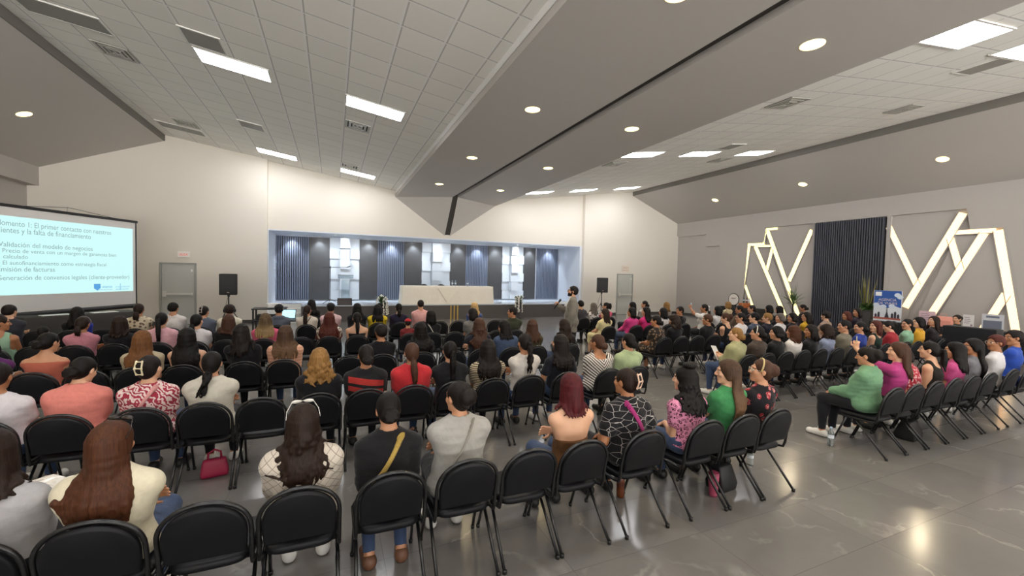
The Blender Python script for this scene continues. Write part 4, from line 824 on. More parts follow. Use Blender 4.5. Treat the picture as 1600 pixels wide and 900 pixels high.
def seated(d):
    """joints of a seated figure: x right, y forward, origin on the floor under the seat"""
    a = d.get('lean', -.10); tl = d.get('tl', .50); tw = d.get('tyaw', 0.); sh = d.get('shift', 0.)
    J = {}; up = vec(sh, math.sin(a), math.cos(a)); up /= np.linalg.norm(up)
    J['P'] = P = vec(0, -.055, .592); J['up'] = up; J['N'] = N = P + up * tl
    M = rotm(tw); w = d.get('w', 1.); J['M'] = M
    for s, k in ((1, 'R'), (-1, 'L')):
        J['S' + k] = N - up * .080 + M @ vec(s * (.134 + .025 * w), 0, 0)
        J['hip' + k] = P + vec(s * .092 * w, .015, -.012); kx = d.get('knee', .12)
        J['knee' + k] = vec(s * kx, .40, .550); fy = d.get('feet', .40)
        J['ank' + k] = vec(s * kx * .95, fy, .085)
    return J
ARM = dict(lap=(.045, .20, .685, -.5), knee=(.10, .29, .672, -.3), cross=(-.07, .135, .82, -.6), hold=(.06, .27, .79, -.2), chin=(.04, .14, 1.02, .2), phone=(.10, .34, 1.20, .0), wide=(.15, .16, .68, -.6))
def arms_for(J, d):
    A = {}; aL = d.get('aw', 1.)
    for s, k in ((1, 'R'), (-1, 'L')):
        mode = d.get('arm' + k, d.get('arm', 'lap'))
        if isinstance(mode, str):
            x, y, z, o = ARM[mode]; W = vec(s * x, y, z)
            if mode in ('cross', 'chin', 'hold', 'phone'): W[2] += J['N'][2] - 1.07
        else: W = np.array(mode, float)
        E, W = ik(J['S' + k], W, vec(s * (.6 if mode == 'wide' else .22), -.55, -.65), .275, .245)
        dr = W - E; dr /= np.linalg.norm(dr)
        if mode in ('lap', 'knee', 'wide'): hd = vec(-s * .25, .8, -.35); n = vec(-s * .15, -.1, -1.)
        elif mode == 'cross': hd = vec(-s * .95, .1, .1); n = vec(0, -1., 0)
        elif mode == 'phone': hd = vec(-s * .1, .1, 1.); n = vec(-s * .9, .3, 0)
        elif mode == 'chin': hd = vec(-s * .4, -.05, 1.); n = vec(0, -1, .0)
        else: hd = d.get('hd' + k, dr + vec(-s * .3, .2, .1)); n = d.get('hn' + k, vec(-s * .8, 0, .6))
        A[k] = (E, W, np.array(hd, float), np.array(n, float), d.get('curl', {'phone': .75, 'cross': .3, 'hold': .65}.get(mode, .32)))
    return A
def figure(d):
    """prims of the body in groups, each (prim, blend)"""
    J = d['J']; w = d.get('w', 1.); dw = d.get('dw', 1.); aw = d.get('aw', 1.) ; lw = d.get('lw', .5 + .5 * w); male = d.get('male', False)
    P, up, N, M = J['P'], J['up'], J['N'], J['M']; tl = float(np.linalg.norm(N - P)) / .5
    MM = M @ rotm(0, -math.asin(max(-1, min(1, up[1]))), 0)
    fw = M @ vec(0, 1, 0)
    G = dict(torso=[], arm={}, leg={}, hand={})
    t = G['torso']
    t += [(ell(P + vec(0, 0, .0), (.172 * w, .128 * dw, .112), None), .03),
          (ell(P + up * .13 * tl + fw * .02, (.138 * w, .112 * dw, .135), MM), .05),
          (ell(P + up * .31 * tl, (.148 * (.5 + .5 * w), .108 * (.4 + .6 * dw), .175), MM), .05)]
    for k in 'RL':
        t.append((cap(N - up * .075 + (J['S' + k] - N) * .25, J['S' + k] - up * .004, .058, .049), .05))
        t.append((cap(N + up * .012, J['S' + k] * .6 + N * .4 + up * .018, .042, .030), .05))
    if not male:
        b = d.get('bust', 1.)
        for s in (1, -1): t.append((ell(P + up * .30 * tl + M @ vec(s * .073, .088 * dw, 0), np.array((.062, .058, .062)) * b, MM), .04))
    for s, k in ((1, 'R'), (-1, 'L')):
        E, W, hd, n, cu = d['A'][k]; S = J['S' + k]
        G['arm'][k] = [(cap(S, E, .050 * aw, .041 * aw), .03), (cap(E, W, .041 * aw, .027), .02), (ell(E + (W - E) * .28, vec(.043 * aw, .043 * aw, .06)), .03)]
        G['hand'][k] = hand(W, hd, n, -s, cu)
        hp, kn, an = J['hip' + k], J['knee' + k], J['ank' + k]
        toe = an + J.get('toe' + k, vec(s * .02, .15, -.05))
        G['leg'][k] = [(cap(hp, kn, .088 * lw, .059 * lw), .04), (cap(kn, an, .056 * lw, .039), .03), (ell(kn * .68 + an * .32 - vec(0, .018, 0), vec(.052, .056, .10) * lw), .03), (cap(an - vec(0, .025, .035), toe, .036, .027), .03)]
    hy, hp = d.get('yaw', 0.), d.get('pitch', 0.)
    HM = rotm(hy, hp, d.get('roll', 0.)); J['HM'] = HM; hs = d.get('hs', 1.)
    J['H'] = H = N + up * .085 + vec(0, .012, 0) + HM @ vec(0, .022, .078) * hs
    G['neck'] = [(cap(N - up * .04, H + HM @ vec(0, -.02, -.055) * hs, .056 if not male else .062, .050 if not male else .056), .03)]
    G['head'] = head_prims(H, HM, hs, male)
    return G

def hair_mesh(d, G, q):
    J = d['J']; H, M, hs = J['H'], J['HM'], d.get('hs', 1.); st = d.get('hair', 'long'); rs = np.random.RandomState(d['seed'] + 7)
    T = lambda x, y, z: H + M @ (np.array([x, y, z]) * hs)
    tor = [p for p, _ in G['torso']] + [p for k in 'RL' for p, _ in G['arm'][k][:1]] + [p for p, _ in G['neck']]
    off = .020; L = d.get('hl', .30); vol = d.get('vol', 1.)
    def clampback(pts, r):
        if 'seat' in d:
            z = pts[:, 2] * .94; lim = (-.205 - (z - .45) * .24 + .022) / .94 + r; pts[:, 1] = np.where(z < .86, np.maximum(pts[:, 1], lim), pts[:, 1])
    strands = []
    down = vec(0, 0, -1.)
    def fall(th, z0, n=9, Lk=L, amp=0., fr=0., r=.016):
        """one lock: over the side of the skull at angle th from the back, then down"""
        cx, cy = math.sin(th), -math.cos(th)
        pts = [T(cx * .02, -.012 + cy * .03, .112 * vol), T(cx * .054 * vol, -.016 + cy * .064 * vol, .088), T(cx * .072 * vol, -.018 + cy * .090 * vol, .035), T(cx * .078 * vol, -.018 + cy * .094 * vol, -.03)]
        b = pts[-1]; ph = rs.uniform(0, 6.28); jx, jy = rs.normal(0, .008, 2); gather = d.get('gather', .0)
        for i in range(1, n + 1):
            f = i / n; p = b + down * Lk * f
            p = p + vec(jx * f - gather * cx * .06 * f + amp * math.sin(ph + fr * f * Lk), jy * f - .01 * f + amp * math.cos(ph * 1.3 + fr * f * Lk), 0)
            pts.append(p)
        pts = np.array(pts); pts[3:] = push_out(pts[3:], tor, off + r * .6); clampback(pts, r)
        return pts, r
    scalp = vol
    nL = {0: 26, 1: 16, 2: 9}[q]
    wavy = {'wavy': (.014, 42.), 'curly': (.022, 60.)}.get(st, (.003, 14.))
    if st in ('long', 'wavy', 'curly', 'bob'):
        lo = d.get('front', 1.75)
        for i in range(nL):
            th = -lo + 2 * lo * i / (nL - 1)
            Lk = L * rs.uniform(.86, 1.04) * (1 - .12 * (abs(th) / lo) ** 2)
            strands.append(fall(th, 0, Lk=Lk, amp=wavy[0], fr=wavy[1], r=min(.026, .36 / nL + .005)))
        for i in range(nL // 2):
            th = -lo * .8 + 1.6 * lo * i / max(1, nL // 2 - 1)
            p, r = fall(th, 0, Lk=L * .9, amp=wavy[0], fr=wavy[1], r=.018); p[3:] -= M @ vec(0, -.012, 0); strands.append((p, r))
    if st in ('pony', 'highpony', 'lowpony'):
        tie = {'pony': (0, -.118, .02), 'highpony': (0, -.105, .085), 'lowpony': (0, -.105, -.055)}[st]
        sx = d.get('ponyx', 0.)
        for i in range(max(5, nL // 2)):
            ph = i * 2.4; rr = .020 * math.sqrt((i + .5) / (nL / 2)); x, y = rr * math.cos(ph), rr * math.sin(ph)
            a = T(*tie); b = T(tie[0] + x, tie[1] - .035 + y, tie[2] - .005)
            pts = [a, b]; p2 = wavy
            am, fr = (.010, 40.) if d.get('pw') else (.003, 15.)
            for j in range(1, 9): f = j / 8; pts.append(b + vec(x * .9 * f + sx * f, -.012 * math.sin(3.14 * f) + y * .6 * f + am * math.cos(ph + fr * f * L), -L * f * (1 - .1 * (i % 3) / 3)) + vec(am * math.sin(ph + fr * f * L), 0, 0))
            pts = np.array(pts); pts[2:] = push_out(pts[2:], tor, off + .012); clampback(pts, .017); strands.append((pts, .017 if nL > 10 else .022))
    lo_, hi_ = T(0, 0, 0) - .15, T(0, 0, 0) + .16
    for p, r in strands: lo_ = np.minimum(lo_, p.min(0) - r - .02); hi_ = np.maximum(hi_, p.max(0) + r + .02)
    if st in ('bun', 'lowbun', 'topbun', 'claw', 'beret', 'updo'): lo_ -= .08; hi_ += .08
    if d.get('topknot'): hi_[2] += .08
    h = {0: .0062, 1: .0085, 2: .0125}[q]
    g = Grid([axis(lo_[i], hi_[i], h) for i in range(3)])
    e = lambda c, r: ell(T(*c), np.array(r) * hs, M)
    short = st in ('short', 'buzz')
    t_ = .010 if st in ('pony', 'highpony', 'lowpony', 'bun', 'lowbun', 'topbun', 'claw', 'updo') else (.006 if st == 'buzz' else .016)
    g.add(e((0, -.020, .032), (.076 + t_ * .9 * vol, .094 + t_ * vol, .088 + t_ * vol)), .01)
    if not short: g.add(e((0, -.055, -.02), (.066 + t_ * .5, .055 + t_, .075)), .03)
    else: g.add(e((0, -.06, -.01), (.062 + t_ * .5, .045 + t_, .055)), .03)
    # open the face, the ears and the nape
    g.sub(e((0, .112, -.036), (.070, .098, .116 if not d.get('fringe') else .084)), .012)
    if short or st in ('bun', 'lowbun', 'topbun', 'pony', 'highpony', 'lowpony', 'claw', 'updo'):
        for s in (1, -1): g.sub(e((s * .085, .012, -.028), (.028, .038, .045)), .008)
    if short: g.sub(e((0, .02, -.125), (.12, .16, .065)), .01)
    def ball(c, r, tw=5):
        g.add(e(c, r), .015)
        for i in range(tw):
            a = i * 6.283 / tw; rr = min(r) * .75
            g.add(cap(T(c[0] + rr * math.cos(a), c[1] - .01, c[2] + rr * math.sin(a)), T(c[0] + rr * math.cos(a + 1.3), c[1] - .028, c[2] + rr * math.sin(a + 1.3)), .016 * hs), .006)
    if st not in ('short', 'buzz', 'beret', 'curly'): g.sub(cap(T(.006, .075, .128 * vol), T(.004, -.05, .152 * vol), .012 * hs), .008)
    if d.get('topknot'): ball((0, -.045, .140), (.070, .062, .036), 6)
    if st == 'bun': ball((0, -.140, .045), (.056, .045, .054))
    if st == 'lowbun': ball((0, -.122, -.040), (.064, .046, .052), 7)
    if st == 'topbun': ball((0, -.06, .135), (.045, .042, .042))
    if st == 'updo': ball((0, -.120, .025), (.074, .056, .070), 9)
    if st == 'claw': ball((0, -.112, .030), (.046, .042, .080), 7)
    if st == 'beret': g.add(e((0, -.045, .085), (.105, .112, .050)), .02); ball((0, -.115, -.04), (.06, .045, .045))
    if st in ('long', 'wavy', 'curly', 'bob'):
        for s in (1, -1): g.add(e((s * .071, -.014, -.012), (.024, .042, .066)), .02)
    for p, r in strands:
        n = len(p) - 1
        for i in range(n):
            ra = r * (1 if i < n - 3 else 1 - .22 * (i - n + 4)); rb = r * (1 if i + 1 < n - 3 else 1 - .22 * (i - n + 5))
            if i < 2: ra, rb = ra * (.55 + .2 * i), rb * (.75 + .2 * i)
            g.add(cap(p[i], p[i + 1], ra, max(rb, .006)), .010 if q < 2 else .016)
    # strand relief: fine meridian grooves over the cap
    k = {'curly': .0045, 'wavy': .003}.get(st, .0022); k = .0045 if short else k; nz = arc_noise(rs, 6, (60, 130) if q == 0 else (35, 70))
    g.disp(lambda X, Y, Z: k * nz(X, Y, Z * .25))
    return g.mesh()

def seat_cut(d):
    if 'seat' not in d: return None
    zs = d['seat']
    return lambda X, Y, Z: np.minimum(np.minimum(zs - Z, Z - (zs - .075)), .25 - Y) + 0 * X
def make_person(d):
    """d: dict of build, pose, hair, clothes; builds Empty 'person' > body, hair, shirt, trousers, shoe, extras"""
    q = d.get('q', 2); rs = np.random.RandomState(d['seed'])
    d['J'] = J = d['J'] if 'J' in d else seated(d)
    d['A'] = arms_for(J, d) if 'A' not in d else d['A']
    G = figure(d); H, HM, hs = J['H'], J['HM'], d.get('hs', 1.)
    root = bpy.data.objects.new('person', None); C.objects.link(root); root.empty_display_size = .1
    root.location = d['loc']; root.rotation_euler = (0, 0, d.get('rz', 0.))
    root['label'] = d['label']; root['category'] = 'person'
    if 'group' in d: root['group'] = d['group']
    def put(name, V, Q, mats, mi=None, label=None):
        if len(Q) == 0: return None
        o = bpy.data.objects.new(name, np_mesh(name, V, Q, mats, mi)); C.objects.link(o); o.parent = root
        if label: o['label'] = label
        return o
    hb, hh = {0: (.011, .0052), 1: (.015, .0068), 2: (.022, .0095)}[q]
    fine = [[], [], []]
    for i in range(3): fine[i].append((H[i] - .125, H[i] + .135, hh))
    fh = d.get('fh', .0065 if q == 0 else .0085)
    lo, hi = H - .16, H + .16
    if q < 2:
        for k in 'RL':
            W = d['A'][k][1]; hd = d['A'][k][2]; c = W + hd / np.linalg.norm(hd) * .08
            for i in range(3): fine[i].append((c[i] - .09, c[i] + .09, fh))
    allp = [x for x in G['torso'] + G['neck']] + [x for k in 'RL' for x in G['arm'][k] + G['leg'][k] + G['hand'][k]]
    for p, _ in allp: a, b = bounds(p); lo = np.minimum(lo, a - .04); hi = np.maximum(hi, b + .04)
    g = Grid([axis(lo[i], hi[i], hb, fine[i]) for i in range(3)])
    for p, k in G['torso'] + G['neck']: g.add(p, k)
    for k in 'RL':
        for p, b in G['leg'][k] + G['arm'][k]: g.add(p, b)
    hp, hsb, hp2 = G['head']
    for p, k in hp: g.add(p, k)
    for p, k in hsb: g.sub(p, k)
    for p, k in hp2: g.add(p, k)
    for k in 'RL':
        for p, b in G['hand'][k]: g.add(p, b)
    sc_ = seat_cut(d)
    if sc_: g.cut(sc_)
    V, Q = g.mesh(); Cn = V[Q].mean(1)
    sk = d.get('skin', 1)
    put('body', V, Q, [skin_mat(sk), lip_mat(sk), M_EYE, M_IRIS, hair_mat(d.get('hc', 'black'))], head_mats(Cn, H, HM, hs, d.get('beard')))
    # clothes
    P, up, N = J['P'], J['up'], J['N']; hc = {0: .010, 1: .0135, 2: .020}[q]
    sl = d.get('sleeve', .5); o = d.get('loose', .012) + (.004 if q == 2 else 0)
    tp = [(infl(p, o), k) for p, k in G['torso']]
    if sl <= 0: tp = [(p, k) for i, (p, k) in enumerate(tp)]
    for k in 'RL':
        S, (E, W, *_r) = J['S' + k], d['A'][k]; ua = G['arm'][k]; aw = d.get('aw', 1.)
        if sl > 0:
            f = min(1., sl * 1.1 if sl < 1 else 1.); tp.append((cap(S, S + (E - S) * f, .052 * aw + o * 1.15, (.050 - .006 * f) * aw + o * (1.6 if sl < 1 else 1.1)), .03))
        if sl >= .75:
            f = .94 if sl >= 1 else .45; tp.append((infl(ua[2][0], o * .9), .03)); tp.append((cap(E, E + (W - E) * f, .043 * aw + o * 1.1, (.043 - .012 * f) * aw + o * (1.2 if d.get('cuff', 0) == 0 else 2.)), .03))
    if d.get('jacket'): tp += [(cap(P + vec(-.07, 0, .02), P + vec(-.075, .0, -.20), .118, .128), .04), (cap(P + vec(.07, 0, .02), P + vec(.075, .0, -.20), .118, .128), .04)]
    if d.get('hood'): tp.append((ell(N + vec(0, -.055, .0), (.10, .055, .05)), .03))
    if d.get('collar'): tp += [(cap(N + up * .030 + vec(-.035, -.035, 0), N + up * .030 + vec(.035, -.035, 0), .030), .012), (cap(N + up * .025 + vec(-.055, -.01, 0), N + vec(-.035, .06, -.01), .018), .012), (cap(N + up * .025 + vec(.055, -.01, 0), N + vec(.035, .06, -.01), .018), .012)]
    hem = d.get('hem', -.10)
    def build(prims, h, post, name, mats, label=None, fz=None):
        lo = np.min([bounds(p)[0] for p, _ in prims], 0) - .03; hi = np.max([bounds(p)[1] for p, _ in prims], 0) + .03
        g = Grid([axis(lo[i], hi[i], h) for i in range(3)])
        for p, k in prims: g.add(p, k)
        post(g)
        if sc_ and name in ('trousers', 'skirt'): g.cut(sc_)
        V, Q = g.mesh(); return put(name, V, Q, mats, None, label)
    wr0 = arc_noise(rs, 7, (14, 42)); wr1 = arc_noise(rs, 4, (22, 48)); wr = lambda X, Y, Z: .8 * wr0(X, Y, Z) + 1.1 * (np.abs(wr1(X * .7, Y, Z * 1.5)) - .3); wa = (.0065 if q == 0 else .0055) if q < 2 else .004
    neck = d.get('neck', 'crew')
    def post_top(g):
        g.disp(lambda X, Y, Z: wa * wr(X, Y, Z * 1.4))
        if neck == 'off':                                   # bare shoulders
            n0 = P + up * d.get('offh', .30) * float(np.linalg.norm(N - P)) / .5
            g.cut(lambda X, Y, Z: (X - n0[0]) * up[0] + (Y - n0[1]) * up[1] + (Z - n0[2]) * up[2])
        elif neck == 'tank':
            for k in 'RL': g.sub(cap(J['S' + k] + (J['S' + k] - N) * .35 + up * .10, J['S' + k] + (J['S' + k] - N) * .30 - up * .10, .085), .01)
            g.sub(cap(N + vec(0, .05, -.03), N + up * .1, .085), .01); g.sub(cap(N + vec(0, -.06, -.0), N + up * .1, .085), .01)
        else:
            r = {'crew': .068, 'wide': .105, 'scoop': .088, 'v': .072}[neck]
            g.sub(cap(N + up * .012 + vec(0, .012, .004), N + up * .12, r, r * 1.1), .008)
            if neck in ('scoop', 'v'): g.sub(cap(N + vec(0, .10, -.10 if neck == 'v' else -.06), N + vec(0, .05, .03), .03, .06), .01)
            if neck == 'wide': g.sub(ell(N + vec(0, -.085, .0), (.115, .08, .065)), .01)
        zz = P[2] + hem; g.cut(lambda X, Y, Z: zz - Z + 0 * X + 0 * Y)
    cm = d['cloth']
    build(tp, hc, post_top, d.get('topname', 'shirt'), [cm], d.get('toplabel'))
    # legs
    if d.get('legs', True):
        bl = d.get('bottom', 'trousers'); lp = [(infl(G['torso'][0][0], .008), .03)]
        for k in 'RL':
            hpj, kn, an = J['hip' + k], J['knee' + k], J['ank' + k]; lw = d.get('lw', .5 + .5 * d.get('w', 1.))
            lp.append((cap(hpj, kn, .088 * lw + .009, .059 * lw + .010), .035))
            f = {'trousers': .93, 'skirt': .35, 'shorts': 0.}[bl]
            if f and bl == 'trousers': lp.append((infl(G['leg'][k][2][0], .011), .03))
            if f: lp.append((cap(kn, kn + (an - kn) * f, .059 * lw + .009, (.045 if bl == 'trousers' else .075)), .03))
        if bl == 'skirt': lp += [(cap((J['hipR'] + J['hipL']) / 2, (J['kneeR'] + J['kneeL']) / 2 - vec(0, 0, .03), .085, .07), .05), (cap((J['kneeR'] + J['kneeL']) / 2, (J['kneeR'] + J['kneeL']) / 2 * .5 + (J['ankR'] + J['ankL']) / 2 * .5, .08, .09), .05)]
        wz = P[2] + (.125 if 'seat' in d else .05)
        def post_leg(g):
            g.disp(lambda X, Y, Z: wa * .8 * wr(X + .3, Y, Z)); g.cut(lambda X, Y, Z: Z - wz + 0 * X + 0 * Y)
        build(lp, hc * 1.15, post_leg, 'trousers' if bl != 'skirt' else 'skirt', [d.get('pants', M_DARKP)])
        sm = d.get('shoes', M_SHOE)
        for k in 'RL':
            an = J['ank' + k]; toe = an + J.get('toe' + k, vec((1 if k == 'R' else -1) * .02, .15, -.05))
            zf = J.get('floor', 0.) + .004
            def post_shoe(g, zf=zf): g.cut(lambda X, Y, Z: zf - Z + 0 * X + 0 * Y)
            dd = toe - an
            build([(cap(an + vec(0, -.03, -.045), toe + vec(0, .0, .0), .046, .044), .02), (cap(an + vec(0, -.02, -.03), an + dd * .45 + vec(0, 0, -.01), .050, .042), .02)], .0085 if q < 2 else .013, post_shoe, 'shoe', [sm])
    if st_hair(d):
        V, Q = hair_mesh(d, G, q); put('hair', V, Q, [hair_mat(d.get('hc', 'black'), d)])
    for ex in d.get('extras', ()): EXTRA[ex[0]](d, G, put, *ex[1:])
    return root
def st_hair(d): return d.get('hair', 'long') != 'none'
EXTRA = {}
# ---------------------------------------------------------------- things worn: parts of a person
def small(put, name, prims, h, mat, label=None):
    lo = np.min([bounds(p)[0] for p in prims], 0) - 3 * h; hi = np.max([bounds(p)[1] for p in prims], 0) + 3 * h
    g = Grid([axis(lo[i], hi[i], h) for i in range(3)])
    for p in prims: g.add(p, h * 1.2)
    V, Q = g.mesh(); return put(name, V, Q, [mat], None, label)
def _T(d): J = d['J']; H, M, s = J['H'], J['HM'], d.get('hs', 1.); return lambda x, y, z: H + M @ (np.array([x, y, z]) * s)
def loop(T, pts, r): P = [T(*p) for p in pts]; return [cap(P[i], P[i + 1], r) for i in range(len(P) - 1)]
def ring(cx, y, cz, rx, rz, n=12): return [(cx + rx * math.cos(a), y - .01 * abs(math.cos(a)), cz + rz * math.sin(a)) for a in np.arange(n + 1) * 2 * math.pi / n]
def x_glasses(d, G, put, col='#222222'):
    T = _T(d); P = []
    for s in (1, -1): P += loop(T, ring(s * .032, .103, .003, .024, .019), .0026) + loop(T, [(s * .056, .098, .008), (s * .078, .04, .010), (s * .081, -.01, .006)], .0024)
    P += loop(T, [(-.009, .105, .007), (.009, .105, .007)], .0024); small(put, 'glasses', P, .0034 if d.get('q', 2) < 2 else .0045, simple('glasses_frame', col, .3))
def x_sunglasses(d, G, put, col='#2a211c'):
    T = _T(d); P = []
    for s in (1, -1): P += [ell(T(s * .036, .050, .128), np.array((.030, .016, .012)), d['J']['HM'])] + loop(T, [(s * .066, .046, .122), (s * .092, .0, .085), (s * .098, -.045, .045)], .0035)
    P += loop(T, [(-.012, .056, .130), (.012, .056, .130)], .0035); small(put, 'sunglasses', P, .0042, simple('sunglass_plastic', col, .2))
def x_headband(d, G, put, col):
    T = _T(d); pts = [(.094 * math.cos(a), .018 - .02 * math.sin(a), .035 + .097 * math.sin(a)) for a in np.linspace(-.35, math.pi + .35, 18)]
    small(put, 'headband', loop(T, pts, .0075), .006, simple('headband' + col, col, .5))
def x_clip(d, G, put, col):
    T = _T(d); y = -.158; P = []
    for s in (1, -1): P += loop(T, [(s * .026, y + .02, -.035), (s * .030, y, .03), (s * .026, y + .02, .098)], .0075)
    for z in (-.028, .03, .09): P += loop(T, [(-.027, y + .006 + 4 * (z - .03) ** 2, z), (.027, y + .006 + 4 * (z - .03) ** 2, z)], .0065)
    small(put, 'hair_clip', P, .0052, simple('clip' + col, col, .35))
def x_cap(d, G, put, col):
    T = _T(d); M = d['J']['HM']; mt = cloth(col)
    g = Grid([axis(a, b, .008) for a, b in zip(T(0, 0, 0) - .2, T(0, 0, 0) + .22)])
    g.add(ell(T(0, -.018, .045), np.array((.098, .116, .092)), M), .01); n = M @ vec(0, .12, 1.); c = T(0, 0, .048)
    g.cut(lambda X, Y, Z: -((X - c[0]) * n[0] + (Y - c[1]) * n[1] + (Z - c[2]) * n[2])); g.add(ell(T(0, .125, .048), np.array((.075, .075, .008)), M), .012); g.add(ell(T(0, -.018, .138), np.array((.012, .012, .008)), M), .006)
    V, Q = g.mesh(); put('cap', V, Q, [mt])
def x_bow(d, G, put, col):
    T = _T(d); M = d['J']['HM']; small(put, 'hair_bow', [ell(T(.045, -.13, .05), np.array((.045, .018, .032)), M), ell(T(-.045, -.13, .05), np.array((.045, .018, .032)), M), ell(T(0, -.135, .05), np.array((.016, .018, .018)), M)] + loop(T, [(.01, -.13, .04), (.03, -.14, -.08)], .012) + loop(T, [(-.01, -.13, .04), (-.03, -.14, -.07)], .012), .007, cloth(col))
def x_headphones(d, G, put):
    T = _T(d); M = d['J']['HM']; pts = [(.100 * math.cos(a), -.01, .03 + .105 * math.sin(a)) for a in np.linspace(0, math.pi, 14)]
    small(put, 'headphones', loop(T, pts, .009) + [ell(T(s * .098, -.006, -.002), np.array((.024, .040, .046)), M) for s in (1, -1)], .007, M_BLACK)
def x_strap(d, G, put, side, col, w):
    """a strap from one shoulder across the back, laid on the clothes"""
    J = d['J']; P, up, N = J['P'], J['up'], J['N']; o = d.get('loose', .012) + .008; pr = [infl(p, o) for p, _ in G['torso']]
    k = 'R' if side > 0 else 'L'; a = J['S' + k] * .45 + N * .55 + up * .035 + vec(0, .03, 0); b = P + up * .06 + vec(-side * .15, 0, 0); L = []
    for f in np.linspace(0, 1, 22):
        q = a + (b - a) * f + vec(0, -.40, 0)
        for _ in range(40):
            dd = float(pts_dist(pr, q[None, :])[0])
            if dd < .002 or q[1] > a[1]: break
            q = q + vec(0, max(dd * .8, .002), 0)
        L.append(q)
    prims = [ell((L[i] + L[i + 1]) / 2, np.array((max(w, .008), .009, np.linalg.norm(L[i + 1] - L[i]) * 1.1)), np.stack([np.cross((L[i + 1] - L[i]) / np.linalg.norm(L[i + 1] - L[i]), (0, -1., 0)), (0, -1., 0), (L[i + 1] - L[i]) / np.linalg.norm(L[i + 1] - L[i])], 1)) for i in range(len(L) - 1)]
    small(put, 'bag_strap', prims, .0055, cloth(col))
EXTRA.update(glasses=x_glasses, sunglasses=x_sunglasses, headband=x_headband, clip=x_clip, cap=x_cap, bow=x_bow, headphones=x_headphones, strap=x_strap)
def x_shirtfront(d, G, put):
    J = d['J']; P, up, N = J['P'], J['up'], J['N']; o = d.get('loose', .012) + .004; pr = [(infl(p, o), k) for p, k in G['torso']]
    lo = np.min([bounds(p)[0] for p, _ in pr], 0) - .03; hi = np.max([bounds(p)[1] for p, _ in pr], 0) + .03
    g = Grid([axis(lo[i], hi[i], .009) for i in range(3)])
    for p, k in pr: g.add(p, k)
    y0, zt = N[1], N[2]
    g.cut(lambda X, Y, Z: np.abs(X) - (.020 + .16 * np.clip(Z - (zt - .38), 0, .4)) + 0 * Y); g.cut(lambda X, Y, Z: (y0 + .035) - Y + 0 * X + 0 * Z); g.cut(lambda X, Y, Z: (zt - .42) - Z + 0 * X + 0 * Y)
    V, Q = g.mesh(); put('dress_shirt', V, Q, [cloth('#e9e6e0')])
EXTRA['shirtfront'] = x_shirtfront
